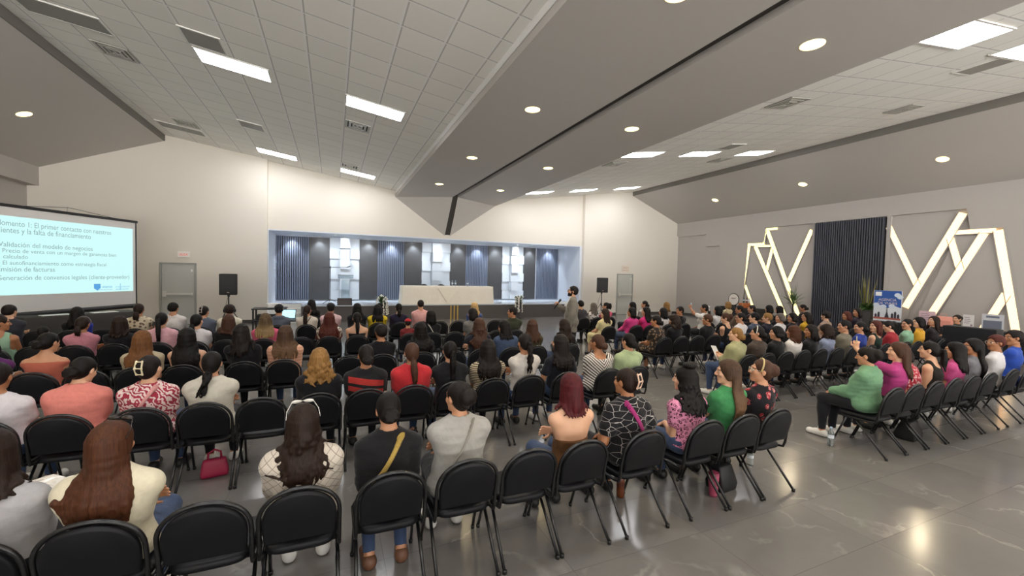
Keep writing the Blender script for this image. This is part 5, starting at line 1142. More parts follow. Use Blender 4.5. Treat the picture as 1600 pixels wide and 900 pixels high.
PEOPLE = [   # seat x, seat y, torso length, label, build
    (-1.521, 2.87, 0.430, 'person in grey shirt cut off at the left edge, clear packet in the lap', dict(hair='long', hc='dark', hl=0.2, cloth=('#a7a5a6',), sleeve=0.75, w=1.2, arm='hold', q=0, lean=-0.02)),
    (-1.057, 2.87, 0.430, 'woman with long chestnut hair and puffed cream blouse, jeans knee turned out', dict(hair='long', hc='chest', hl=0.46, yaw=-0.3, cloth=('#d9d0b6',), sleeve=0.5, loose=0.026, w=1.1, pants='jean', q=0, front=1.5, extras=[('sunglasses',)], shift=0.02)),
    (-0.157, 2.87, 0.430, 'woman with long dark hair, sunglasses on her head and cream lattice blouse', dict(hair='wavy', hc='dark', hl=0.34, yaw=0.1, cloth=('#c9bfb2', 'lattice', '#8f8377'), sleeve=0.75, loose=0.026, arm='knee', w=1.08, q=0, pants='cream', extras=[('sunglasses', '#d8d4cc')])),
    (0.354, 2.87, 0.430, 'woman with black low bun, black top and a gold bag strap', dict(hair='lowbun', hc='black', pitch=-0.28, cloth=('#151417',), sleeve=0.75, loose=0.02, w=1.0, lean=0.06, pants='jean', q=0, shoes='tan', feet=0.1, extras=[('strap', 1, '#a68c46', 0.017)])),
    (0.844, 2.87, 0.469, 'woman in pale grey sweatshirt with dark updo and thin cross-body strap', dict(hair='updo', hc='soft', yaw=0.45, cloth=('#a19e98',), sleeve=1.0, loose=0.022, w=1.32, dw=1.2, q=0, lean=0.02, arm='cross', extras=[('strap', 1, '#8f8b82', 0.008)])),
    (1.754, 2.87, 0.464, 'woman with dark red bob, bare shoulders and brown strapless top', dict(hair='bob', hc='red', hl=0.19, cloth=('#5d3d20',), neck='off', offh=0.24, sleeve=0, w=1.05, skin=0, q=0, lean=0.0, pants='jean', arm='cross')),
    (2.329, 2.87, 0.460, 'woman with cream claw clip, black blouse with white lines and magenta strap', dict(hair='claw', hc='dark', yaw=0.35, cloth=('#17161a', 'geo', '#cfcac6', 0.9), sleeve=0.5, loose=0.024, w=1.15, q=0, lean=0.06, extras=[('clip', '#d9b8a0'), ('strap', -1, '#9c2f6c', 0.02)], arm='wide')),
    (3.001, 2.87, 0.430, 'woman with black wavy hair and beret-like bun in pink leopard-print blouse', dict(hair='wavy', hc='black', hl=0.3, topknot=1, yaw=0.5, cloth=('#d78bab', 'leopard', '#3d1526'), sleeve=0.5, w=1.1, q=0, lean=0.05, pants='jean')),
    (3.456, 2.87, 0.485, 'woman with very long brown hair in bright green T-shirt', dict(hair='long', hc='ombre2', hl=0.5, yaw=0.85, cloth=('#3c8450',), sleeve=0.5, w=1.05, q=0, skin=0, front=1.1)),
    (3.911, 2.87, 0.461, 'woman with headband and tied-back hair in black blouse with red flowers', dict(hair='updo', hc='brown', yaw=0.95, pitch=0.12, cloth=('#17131a', 'floral', '#9c2530', 1.3, '#c98a8a'), sleeve=0.5, w=1.2, q=0, male=False, extras=[('headband', '#c9b27a'), ('glasses', '#d8d0c0')])),
    (-2.496, 4.80, 0.431, 'person with glasses and white shirt at the left edge, head cut off', dict(hair='short', hc='soft', yaw=0.0, cloth=('#d2cccf',), sleeve=0.5, w=1.25, q=1, extras=[('glasses', '#cfc8c0')])),
    (-2.041, 4.80, 0.430, 'woman with black bun in salmon blouse leaning forward', dict(hair='lowbun', hc='black', pitch=-0.35, yaw=-0.35, cloth=('#d98277',), sleeve=0.5, loose=0.024, w=1.3, dw=1.2, lean=0.12, q=1)),
    (-1.523, 4.80, 0.430, 'woman with H-shaped cream clip in dark hair and red zebra-print blouse', dict(hair='claw', hc='soft', yaw=-0.3, cloth=('#e3ccc8', 'zebra', '#a03245'), sleeve=0.5, loose=0.02, w=1.22, dw=1.2, q=1, extras=[('clip', '#e2d6b2'), ('strap', 1, '#d99a98', 0.016)])),
    (-1.063, 4.80, 0.430, 'woman with black messy low ponytail in cream sweatshirt', dict(hair='lowpony', hc='black', hl=0.24, pw=1, ponyx=-0.05, cloth=('#c6c0b2',), sleeve=1.0, loose=0.022, w=1.2, dw=1.2, q=1, lean=0.03)),
    (-0.118, 4.80, 0.433, 'woman with curly golden-brown hair in black top', dict(hair='curly', hc='gold', hl=0.24, cloth=('#15151a',), sleeve=0.75, loose=0.018, w=1.15, q=1, vol=1.0)),
    (0.338, 4.80, 0.448, 'person with dark bun in black T-shirt with red bands', dict(hair='lowbun', hc='soft', yaw=0.15, cloth=('#1b1a1d', 'bands', '#a8322c'), sleeve=0.5, loose=0.02, w=1.2, q=1)),
    (0.825, 4.80, 0.448, 'woman with brown low ponytail in red T-shirt', dict(hair='lowpony', hc='brown', hl=0.28, cloth=('#bf2f35',), sleeve=0.5, loose=0.022, w=1.2, q=1, ponyx=0.02)),
    (1.280, 4.80, 0.430, 'woman with black ponytail in black top, red-shirted neighbour on her left', dict(hair='pony', hc='black', hl=0.34, cloth=('#16161a',), sleeve=1.0, loose=0.018, w=1.2, q=1, lean=0.03)),
    (1.735, 4.80, 0.447, 'woman with long dark hair in beige and black striped top', dict(hair='long', hc='soft', hl=0.38, cloth=('#bfae90', 'hstripe', '#3a342e', 0.8), sleeve=0.5, loose=0.02, w=1.1, q=1)),
    (2.222, 4.80, 0.504, 'woman with dark braid-like ponytail in white T-shirt', dict(hair='pony', hc='soft', hl=0.4, pw=1, cloth=('#cdc6be',), sleeve=0.5, w=1.15, q=1, yaw=0.1)),
    (2.740, 4.80, 0.470, 'woman with long black hair in navy T-shirt beside the striped top', dict(hair='long', hc='soft', hl=0.36, yaw=0.45, cloth=('#191b25',), sleeve=0.5, w=1.1, q=1, pants='jean', arm='wide')),
    (3.391, 4.80, 0.430, 'woman with brown bun in black and white striped wide-neck top', dict(hair='lowbun', hc='brown', yaw=0.45, cloth=('#ddd8d0', 'dstripe', '#1d1b20', 1.0), neck='wide', sleeve=0.5, loose=0.024, w=1.35, dw=1.25, q=1, lean=0.03)),
    (3.845, 4.80, 0.446, 'woman with black bun in light green top at the aisle end', dict(hair='lowbun', hc='black', yaw=0.2, cloth=('#a8b88e',), sleeve=0.5, loose=0.02, w=1.15, q=1)),
    (-3.527, 6.62, 0.430, 'woman in purple top at the left edge', dict(hair='long', hc='soft', hl=0.12, cloth=('#5b2560',), sleeve=0.75, w=1.1, q=1)),
    (-3.072, 6.62, 0.430, 'woman with black low bun and coral off-shoulder top', dict(hair='lowbun', hc='black', pitch=-0.2, yaw=-0.4, cloth=('#b4624f',), neck='off', offh=0.42, sleeve=0, w=1.2, q=1, lean=0.05)),
    (-2.162, 6.62, 0.436, 'woman with very long straight caramel hair in beige top', dict(hair='long', hc='caramel', hl=0.56, front=1.4, cloth=('#b7a98d',), sleeve=0.5, w=1.1, q=1, gather=0.2)),
    (-1.707, 6.62, 0.457, 'woman with very long black hair and bare shoulders', dict(hair='long', hc='black', hl=0.62, front=1.4, cloth=('#14131a',), neck='tank', sleeve=0, w=1.15, q=1, skin=0)),
    (-1.113, 6.62, 0.495, 'woman with long dark hair in black T-shirt, leaning left', dict(hair='long', hc='soft', hl=0.3, yaw=-0.35, cloth=('#141318',), sleeve=0.5, w=1.25, dw=1.15, q=1, shift=-0.12)),
    (-0.597, 6.62, 0.457, 'woman with long brown hair in peach striped top', dict(hair='long', hc='ombre2', hl=0.36, cloth=('#e0b094', 'hstripe', '#d3987d', 1.6), sleeve=0.75, loose=0.02, w=1.15, q=1)),
    (0.681, 6.62, 0.430, 'person with cropped black hair and headband in black shirt', dict(hair='short', hc='soft', yaw=0.3, cloth=('#131217',), sleeve=0.5, w=1.25, q=1, extras=[('headband', '#3a3634')])),
    (1.274, 6.62, 0.458, 'woman with straight waist-length black hair', dict(hair='long', hc='black', hl=0.48, cloth=('#17161a',), sleeve=0.5, w=1.0, q=1)),
    (2.236, 6.62, 0.505, 'woman with long wavy brown hair in dark navy top', dict(hair='wavy', hc='brown', hl=0.44, cloth=('#1d1f2a',), sleeve=1.0, w=1.05, q=1, pants='jean', shift=0.03)),
    (2.734, 6.62, 0.440, 'woman with black hair in blue denim shirt leaning towards her neighbour', dict(hair='long', hc='black', hl=0.22, yaw=0.7, pitch=-0.2, cloth=('#41506c',), sleeve=1.0, loose=0.02, w=1.15, q=1, lean=0.04, shift=-0.06)),
    (3.218, 6.62, 0.452, 'woman with long brown hair in olive blouse', dict(hair='long', hc='brown', hl=0.28, cloth=('#3c3523',), sleeve=0.75, w=1.05, q=1)),
    (3.878, 6.62, 0.440, 'woman with dark curly hair in black top in front of the speaker', dict(hair='wavy', hc='dark', hl=0.3, yaw=0.3, cloth=('#17151a',), sleeve=1.0, w=1.05, q=1, pitch=-0.2)),
    (-4.456, 8.58, 0.473, 'woman in mint tank top with dark hair pulled up, bare shoulders', dict(hair='lowbun', hc='dark', yaw=-0.95, cloth=('#8cab92',), neck='tank', sleeve=0, w=1.25, q=1, skin=2)),
    (-4.001, 8.58, 0.470, 'small child with black hair between the chairs at the left', dict(hair='short', hc='black', cloth=('#1b1a22',), sleeve=0.5, w=0.8, q=1)),
    (-3.546, 8.58, 0.430, 'woman with bandana and low ponytail in dusty pink top', dict(hair='lowpony', hc='dark', hl=0.14, yaw=0.0, cloth=('#c68390',), sleeve=0.5, w=1.1, q=1, pitch=-0.2, extras=[('headband', '#6d5f66')])),
    (-3.090, 8.58, 0.430, 'woman with shoulder-length dark brown hair in black, behind the caramel hair', dict(hair='bob', hc='dark', hl=0.2, cloth=('#16151a',), sleeve=0.5, w=1.0, q=1)),
    (-2.561, 8.58, 0.480, 'woman with long black ponytail in light pink shirt', dict(hair='pony', hc='black', hl=0.42, cloth=('#dba8b0',), sleeve=0.75, w=1.25, q=1)),
    (-2.094, 8.58, 0.445, 'woman with black ponytail in white shirt, seen from behind at the left', dict(hair='lowpony', hc='black', hl=0.18, yaw=-0.3, cloth=('#ddd8da',), sleeve=0.5, w=1.15, q=1)),
    (-1.639, 8.58, 0.430, 'woman with dark brown hair in black, in front of the loudspeaker', dict(hair='bob', hc='brown', hl=0.22, cloth=('#131216',), sleeve=0.5, w=1.1, q=1)),
    (-1.087, 8.58, 0.443, 'woman with blonde-tipped dark hair in pink jacket', dict(hair='long', hc='ombre', hl=0.34, cloth=('#d65f7f',), sleeve=1.0, w=1.2, q=1)),
    (-0.050, 8.58, 0.443, 'woman with waist-length auburn hair in patterned cream shirt', dict(hair='long', hc='auburn', hl=0.62, cloth=('#d6ccc0', 'floral', '#7d7468', 1.0), sleeve=0.75, w=1.15, q=1, gather=0.1)),
    (0.440, 8.58, 0.430, 'woman with long black ponytail and bare shoulders', dict(hair='pony', hc='black', hl=0.36, cloth=('#191820',), neck='off', offh=0.36, sleeve=0, w=1.1, q=1, skin=0)),
    (1.407, 8.58, 0.470, 'small child in red cap', dict(hair='short', hc='dark', cloth=('#7a2a2d',), sleeve=0.5, w=0.75, q=1, extras=[('cap', '#b3242c')])),
    (1.862, 8.58, 0.454, 'woman with black hair and white strap over a black top', dict(hair='bob', hc='black', hl=0.16, yaw=0.4, cloth=('#131318',), sleeve=0.75, w=1.1, q=1, extras=[('strap', -1, '#cfc9c4', 0.01)])),
    (2.772, 8.58, 0.489, 'woman with dark hair in grey T-shirt, in front of the blonde', dict(hair='bob', hc='soft', hl=0.14, yaw=0.6, cloth=('#74726f',), sleeve=0.5, w=1.1, q=1, pitch=-0.2)),
    (3.693, 8.58, 0.487, 'man with short dark hair in olive jacket, face in profile', dict(hair='short', hc='soft', male=True, yaw=1.25, cloth=('#323528',), sleeve=1.0, loose=0.02, w=1.2, q=1)),
    (-5.299, 10.45, 0.463, 'man with short hair under the projection screen', dict(hair='short', hc='soft', male=True, yaw=-0.2, cloth=('#33343c',), sleeve=0.5, w=1.1)),
    (-4.389, 10.45, 0.430, 'woman with long black hair in black and royal blue jacket', dict(hair='long', hc='black', hl=0.28, cloth=('#15151c', 'half', '#27379a'), sleeve=1.0, w=1.2)),
    (-3.479, 10.45, 0.493, 'woman with low ponytail in floral cream blouse', dict(hair='lowpony', hc='dark', hl=0.16, cloth=('#cdbfa6', 'floral', '#6b5a4a', 1.1), sleeve=0.75, w=1.2)),
    (-2.937, 10.45, 0.512, 'person with short black hair in white T-shirt by the grey door', dict(hair='short', hc='black', cloth=('#d8d3d0',), sleeve=0.5, w=1.25, yaw=-0.2)),
    (-2.438, 10.45, 0.431, 'woman with claw clip in blue-grey shirt by the grey door', dict(hair='claw', hc='soft', yaw=-0.3, cloth=('#5d6473',), sleeve=0.75, w=1.15, pitch=-0.2, extras=[('clip', '#b8b0a6')])),
    (-1.982, 10.45, 0.430, 'person with headphones and short curls in cream shirt', dict(hair='short', hc='dark', male=True, cloth=('#dcd6c4',), sleeve=0.75, w=1.1, yaw=0.2, extras=[('headphones',)])),
    (-1.071, 10.45, 0.430, 'person with black cap and grey hooded sweatshirt at the laptop', dict(hair='short', hc='black', male=True, cloth=('#5b626e',), sleeve=1.0, w=1.2, hood=1, extras=[('cap', '#15161b')])),
    (-0.516, 10.45, 0.430, 'woman with long dark ponytail, white top and dark strap', dict(hair='lowpony', hc='dark', hl=0.4, yaw=-0.25, cloth=('#d7cdbf',), sleeve=0.5, w=1.1, extras=[('strap', 1, '#4d4742', 0.008)])),
    (-0.030, 10.45, 0.455, 'person with black cap and pale pink shirt', dict(hair='short', hc='black', male=True, cloth=('#dbb9bd',), sleeve=0.5, w=1.25, extras=[('cap', '#17161a')])),
    (0.536, 10.45, 0.466, 'woman with black hair in black top beside the yellow jacket', dict(hair='bob', hc='black', hl=0.2, cloth=('#131217',), sleeve=0.75, w=1.15, yaw=0.4)),
    (0.991, 10.45, 0.430, 'woman with long black hair in bright yellow jacket', dict(hair='long', hc='black', hl=0.32, cloth=('#d9bb27',), sleeve=1.0, loose=0.02, w=1.15)),
    (1.485, 10.45, 0.454, 'woman with black ponytail in dark purple top', dict(hair='lowpony', hc='black', hl=0.16, cloth=('#231d33',), sleeve=1.0, w=1.25)),
    (2.010, 10.45, 0.528, 'man with cropped hair in light pink shirt', dict(hair='buzz', hc='soft', male=True, cloth=('#e2a9a4',), sleeve=1.0, w=1.25, collar=1)),
    (3.410, 10.45, 0.464, 'woman with long blonde hair in blue top', dict(hair='long', hc='blonde', hl=0.24, cloth=('#44517c',), sleeve=0.75, w=1.0, yaw=-0.3)),
    (-0.503, 12.30, 0.430, 'woman with long black hair at the left end of the stage', dict(hair='long', hc='black', hl=0.34, cloth=('#19181d',), sleeve=1.0, w=1.0)),
    (6.048, 2.93, 0.451, 'woman with dark updo in loose sage green blouse at the aisle, hands on knees', dict(hair='updo', hc='soft', yaw=0.35, pitch=-0.1, fringe=1, cloth=('#6f9a78',), sleeve=1.0, loose=0.028, w=1.12, dw=1.05, q=0, lean=-0.02, dy=0.05, arm='knee', tyaw=0.1, vol=0.95)),
    (6.502, 2.93, 0.509, 'woman with long brown hair in magenta top raising a phone', dict(hair='long', hc='brown', hl=0.34, yaw=0.75, cloth=('#b13d7e',), sleeve=0.5, w=1.15, q=1, tyaw=0.1, front=1.1, skin=0, armL='phone', armR='hold')),
    (6.980, 2.93, 0.430, 'person in red printed shirt behind the long brown hair', dict(hair='bob', hc='soft', hl=0.1, yaw=0.3, pitch=-0.4, cloth=('#ad2a3c', 'floral', '#dcb9b9', 0.6), sleeve=0.5, w=1.15, q=1, lean=0.2)),
    (7.460, 2.93, 0.456, 'woman with dark ponytail in black tank top', dict(hair='pony', hc='black', hl=0.3, yaw=0.45, cloth=('#1d1915',), neck='tank', sleeve=0, w=1.15, q=1, skin=0, lean=0.05)),
    (7.950, 2.93, 0.438, 'woman with long black hair in pink top beside the black tank top', dict(hair='long', hc='black', hl=0.3, yaw=0.5, cloth=('#c14d86',), sleeve=0.5, w=1.1, q=1)),
    (8.450, 2.93, 0.471, 'woman in grey top with swinging black hair and hairclip', dict(hair='long', hc='black', hl=0.46, yaw=0.9, cloth=('#77767c',), sleeve=0.75, w=1.1, q=1, skin=2, front=1.2)),
    (9.150, 2.93, 0.499, 'person with glasses and reddish cropped hair in white T-shirt', dict(hair='short', hc='auburn', yaw=1.1, cloth=('#dcd9db',), sleeve=0.5, w=1.15, q=1, skin=2, extras=[('glasses', '#d9c7b8')])),
    (9.750, 2.93, 0.532, 'person in royal blue shirt at the right edge', dict(hair='short', hc='soft', male=True, yaw=0.9, cloth=('#2c4fae',), sleeve=0.5, w=1.15, q=1, skin=2)),
    (6.211, 4.92, 0.430, 'woman with light brown hair in olive blouse reading a white sheet at the aisle', dict(hair='lowbun', hc='gold', yaw=0.85, pitch=0.05, cloth=('#a2a077',), sleeve=0.75, loose=0.024, w=1.1, q=1, skin=0, arm='hold', lean=0.02, pants='jean')),
    (6.666, 4.92, 0.445, 'woman with black hair and headband in brown shirt', dict(hair='lowbun', hc='black', yaw=0.8, cloth=('#453a33',), sleeve=0.75, loose=0.02, w=1.25, q=1, extras=[('headband', '#e2dcd4')])),
    (7.153, 4.92, 0.430, 'woman with black hair and hairpin in black shirt', dict(hair='bob', hc='black', hl=0.05, yaw=0.9, cloth=('#151519',), sleeve=0.75, w=1.25, q=1)),
    (7.608, 4.92, 0.430, 'woman with light brown hair in white blouse', dict(hair='long', hc='chest', hl=0.18, yaw=0.3, cloth=('#ddd8d4',), sleeve=0.5, loose=0.02, w=1.05, q=1)),
    (8.094, 4.92, 0.430, 'woman with dark hair in black top, face in profile beside the white blouse', dict(hair='long', hc='soft', hl=0.16, yaw=1.1, cloth=('#171519',), sleeve=0.75, w=1.1, q=1)),
    (8.590, 4.92, 0.430, 'woman with messy dark brown hair in pale blue top', dict(hair='wavy', hc='dark', hl=0.16, yaw=0.3, pitch=-0.25, cloth=('#8d97b0',), sleeve=0.5, w=1.1, q=1)),
    (9.100, 4.92, 0.476, 'young man with short black hair in grey-olive T-shirt', dict(hair='short', hc='black', male=True, yaw=1.0, cloth=('#77705f',), sleeve=0.5, w=1.1, q=1)),
    (9.632, 4.92, 0.452, 'woman with tied black hair in royal blue top', dict(hair='lowbun', hc='black', yaw=1.0, cloth=('#253a8a',), sleeve=0.5, w=1.05, q=1)),
    (10.163, 4.92, 0.462, 'woman with reddish brown hair, bare arm and dark green top', dict(hair='long', hc='auburn', hl=0.18, yaw=1.2, cloth=('#1b2f28',), neck='tank', sleeve=0, w=1.15, q=1, skin=0)),
    (10.888, 4.92, 0.430, 'woman with dark bun in red top', dict(hair='updo', hc='soft', yaw=0.8, pitch=-0.3, cloth=('#9f2a33',), sleeve=0.5, w=1.2, q=1, lean=0.08)),
    (11.343, 4.92, 0.470, 'woman with dark ponytail in mint green top', dict(hair='lowpony', hc='black', hl=0.14, yaw=1.2, cloth=('#83ab8c',), sleeve=0.75, w=1.2, q=1)),
    (11.798, 4.92, 0.501, 'woman with dark hair in mustard yellow top next to the mint top', dict(hair='bob', hc='black', hl=0.1, yaw=0.9, cloth=('#cf9a2a',), sleeve=0.75, w=1.15, q=1)),
    (12.389, 4.92, 0.515, 'woman with long slicked black hair in black blouse', dict(hair='long', hc='dark', hl=0.24, yaw=1.2, pitch=0.2, cloth=('#1b1518',), sleeve=1.0, w=1.2, q=1)),
    (6.211, 6.78, 0.438, 'woman in dark floral dress at the aisle with black hair tied back', dict(hair='lowbun', hc='black', yaw=0.75, cloth=('#2b2320', 'floral', '#8b735a', 1.0), sleeve=0.5, w=1.05, q=1, bottom='skirt', pants='floral', lean=0.03, arm='knee')),
    (6.666, 6.78, 0.466, 'woman with dark curls in black top holding a sheet', dict(hair='wavy', hc='dark', hl=0.2, yaw=0.4, pitch=-0.3, cloth=('#141318',), sleeve=0.75, w=1.1, q=1, arm='hold')),
    (7.592, 6.78, 0.430, 'man with brown hair and glasses in black shirt with white lanyard', dict(hair='short', hc='brown', male=True, yaw=0.95, cloth=('#17161a',), sleeve=0.75, w=1.2, q=1, extras=[('glasses', '#c9c2b8')])),
    (8.177, 6.78, 0.467, 'woman with brown bun in sleeveless black top, bare shoulder', dict(hair='updo', hc='brown', yaw=0.8, pitch=-0.2, cloth=('#1a1a20',), neck='tank', sleeve=0, w=1.2, q=1, skin=0)),
    (8.632, 6.78, 0.463, 'woman with glasses and black hair in white shirt', dict(hair='lowbun', hc='black', yaw=1.05, cloth=('#e0dcdc',), sleeve=0.75, w=1.05, q=1, extras=[('glasses', '#222222')])),
    (9.087, 6.78, 0.435, 'man with short black hair in slate blue shirt', dict(hair='short', hc='black', male=True, yaw=0.8, cloth=('#4a5364',), sleeve=0.75, w=1.1, q=1)),
    (9.542, 6.78, 0.441, 'person with light tan cropped hair in dark navy', dict(hair='short', hc='gold', yaw=0.8, cloth=('#1b1d29',), sleeve=0.75, w=1.15, q=1)),
    (9.997, 6.78, 0.430, 'older woman with grey hair in white cardigan', dict(hair='bob', hc='grey', hl=0.04, yaw=1.2, cloth=('#d8d3d3',), sleeve=0.75, w=0.95, q=1)),
    (10.452, 6.78, 0.430, 'woman with black hair in dark top in front of the palm plant', dict(hair='bob', hc='black', hl=0.08, yaw=1.1, cloth=('#1a1a20',), sleeve=0.75, w=1.0, q=1)),
    (10.989, 6.78, 0.444, 'woman with long dark hair and glasses in yellow cardigan', dict(hair='long', hc='soft', hl=0.22, yaw=1.1, cloth=('#d0a32b',), sleeve=0.75, w=1.05, q=1, extras=[('glasses', '#2a2624')])),
    (11.796, 6.78, 0.444, 'person with cropped dark hair in dusty beige top before the slatted panel', dict(hair='short', hc='soft', yaw=0.1, cloth=('#a88d7c',), sleeve=0.5, w=1.3, q=1)),
    (12.684, 6.78, 0.430, 'woman with reddish hair beside the slatted panel', dict(hair='bob', hc='auburn', hl=0.12, yaw=1.2, cloth=('#2a2226',), sleeve=0.75, w=1.0, q=1)),
    (13.140, 6.78, 0.528, 'woman with dark hair sitting tall by the grey planter', dict(hair='long', hc='soft', hl=0.14, yaw=1.3, cloth=('#2b2430',), sleeve=0.75, w=1.0, q=1)),
    (15.107, 5.50, 0.430, 'woman with dark updo and dark green top behind the black counter, face to the camera', dict(hair='updo', hc='soft', yaw=1.45, cloth=('#1d2a22',), sleeve=0.75, w=1.2, q=1, skin=1)),
    (6.175, 8.58, 0.430, 'woman in long cream dress with dark brown hair beside the speaker', dict(hair='long', hc='dark', hl=0.24, yaw=1.0, cloth=('#dccf9f',), sleeve=0.5, w=1.05, q=1, bottom='skirt', pants='creamdress', skin=0, arm='knee')),
    (6.995, 8.58, 0.450, 'woman with black shoulder-length hair in hot pink sweater, nearer the aisle', dict(hair='bob', hc='black', hl=0.14, yaw=0.95, cloth=('#cf3f86',), sleeve=1.0, w=1.15, q=1)),
    (7.450, 8.58, 0.460, 'woman with long blue-black hair in hot pink sweater', dict(hair='long', hc='black', hl=0.3, yaw=1.0, cloth=('#d6337c',), sleeve=1.0, w=1.15, q=1)),
    (8.027, 8.58, 0.432, 'woman with black hair in white shirt in front of the grey baseboard', dict(hair='bob', hc='black', hl=0.18, yaw=0.4, cloth=('#cfcaca',), sleeve=0.75, w=1.05, q=1)),
    (8.603, 8.58, 0.440, 'man in black shirt with cropped hair and folded arms', dict(hair='short', hc='soft', male=True, yaw=1.5, cloth=('#1b1c20',), sleeve=0.5, w=1.2, q=1, arm='cross')),
    (9.492, 8.58, 0.521, 'woman in white top with white hair bow holding up a phone', dict(hair='lowpony', hc='soft', hl=0.16, yaw=0.95, cloth=('#e0dcd6',), sleeve=0.5, w=1.1, q=1, armL='phone', armR='lap', extras=[('bow', '#e8e4e0')])),
    (10.011, 8.58, 0.456, 'woman with straight black hair in white shirt with dark strap', dict(hair='bob', hc='black', hl=0.16, yaw=0.5, cloth=('#dedada',), sleeve=0.75, w=1.0, q=1, extras=[('strap', 1, '#2b2a2c', 0.01)])),
    (10.886, 8.58, 0.444, 'man with short black hair and tan shirt near the round sign', dict(hair='short', hc='black', male=True, yaw=1.0, cloth=('#7a6653',), sleeve=0.75, w=1.0, q=1)),
    (11.398, 8.58, 0.476, 'woman with dark hair and dark top in front of the round sign', dict(hair='lowpony', hc='soft', hl=0.14, yaw=1.0, cloth=('#3a2a2a',), sleeve=0.75, w=1.0, q=1)),
    (12.157, 8.58, 0.465, 'woman with black hair left of the lit wall strip, seen from behind', dict(hair='bob', hc='black', hl=0.12, yaw=0.2, cloth=('#1b1a1f',), sleeve=0.75, w=1.05, q=1)),
    (12.626, 8.58, 0.437, 'woman with black hair right beside the lit wall strip', dict(hair='bob', hc='black', hl=0.14, yaw=0.2, cloth=('#26242b',), sleeve=0.75, w=1.0, q=1)),
    (13.789, 8.58, 0.474, 'woman with dark hair seated under the palm plant', dict(hair='lowbun', hc='soft', yaw=0.9, pitch=-0.2, cloth=('#2a2226',), sleeve=0.75, w=1.0, q=1, skin=2)),
    (6.659, 10.45, 0.485, 'man with short hair in dark grey suit jacket', dict(hair='short', hc='black', male=True, yaw=0.2, cloth=('#3d3b3f',), sleeve=1.0, w=1.15, collar=1)),
    (7.114, 10.45, 0.430, 'woman with long greyish brown hair in black and white blouse', dict(hair='long', hc='grey', hl=0.24, yaw=0.2, cloth=('#d9d4d0', 'floral', '#26242a', 1.4), sleeve=0.75, w=1.1)),
    (7.569, 10.45, 0.435, 'woman with high black ponytail in pink shirt', dict(hair='highpony', hc='black', hl=0.18, yaw=0.9, cloth=('#cf4f6e',), sleeve=0.75, w=1.05)),
    (8.551, 10.45, 0.445, 'woman with black hair in white top by the door', dict(hair='bob', hc='black', hl=0.16, yaw=0.6, cloth=('#ddd6cc',), sleeve=0.75, w=1.05)),
    (9.025, 10.45, 0.483, 'woman with dark tied hair right of the door', dict(hair='lowbun', hc='soft', yaw=1.0, cloth=('#b9b2ac',), sleeve=0.75, w=1.0)),
    (9.914, 10.45, 0.430, 'woman with light brown hair in the far right front row', dict(hair='long', hc='gold', hl=0.2, yaw=0.2, cloth=('#8a7f74',), sleeve=0.75, w=1.05)),
    (12.697, 10.45, 0.430, 'woman with fair hair in floral blouse at the far wall', dict(hair='long', hc='gold', hl=0.12, yaw=0.2, cloth=('#cdbb92', 'floral', '#5b4a35', 1.2), sleeve=0.5, w=1.0)),
]
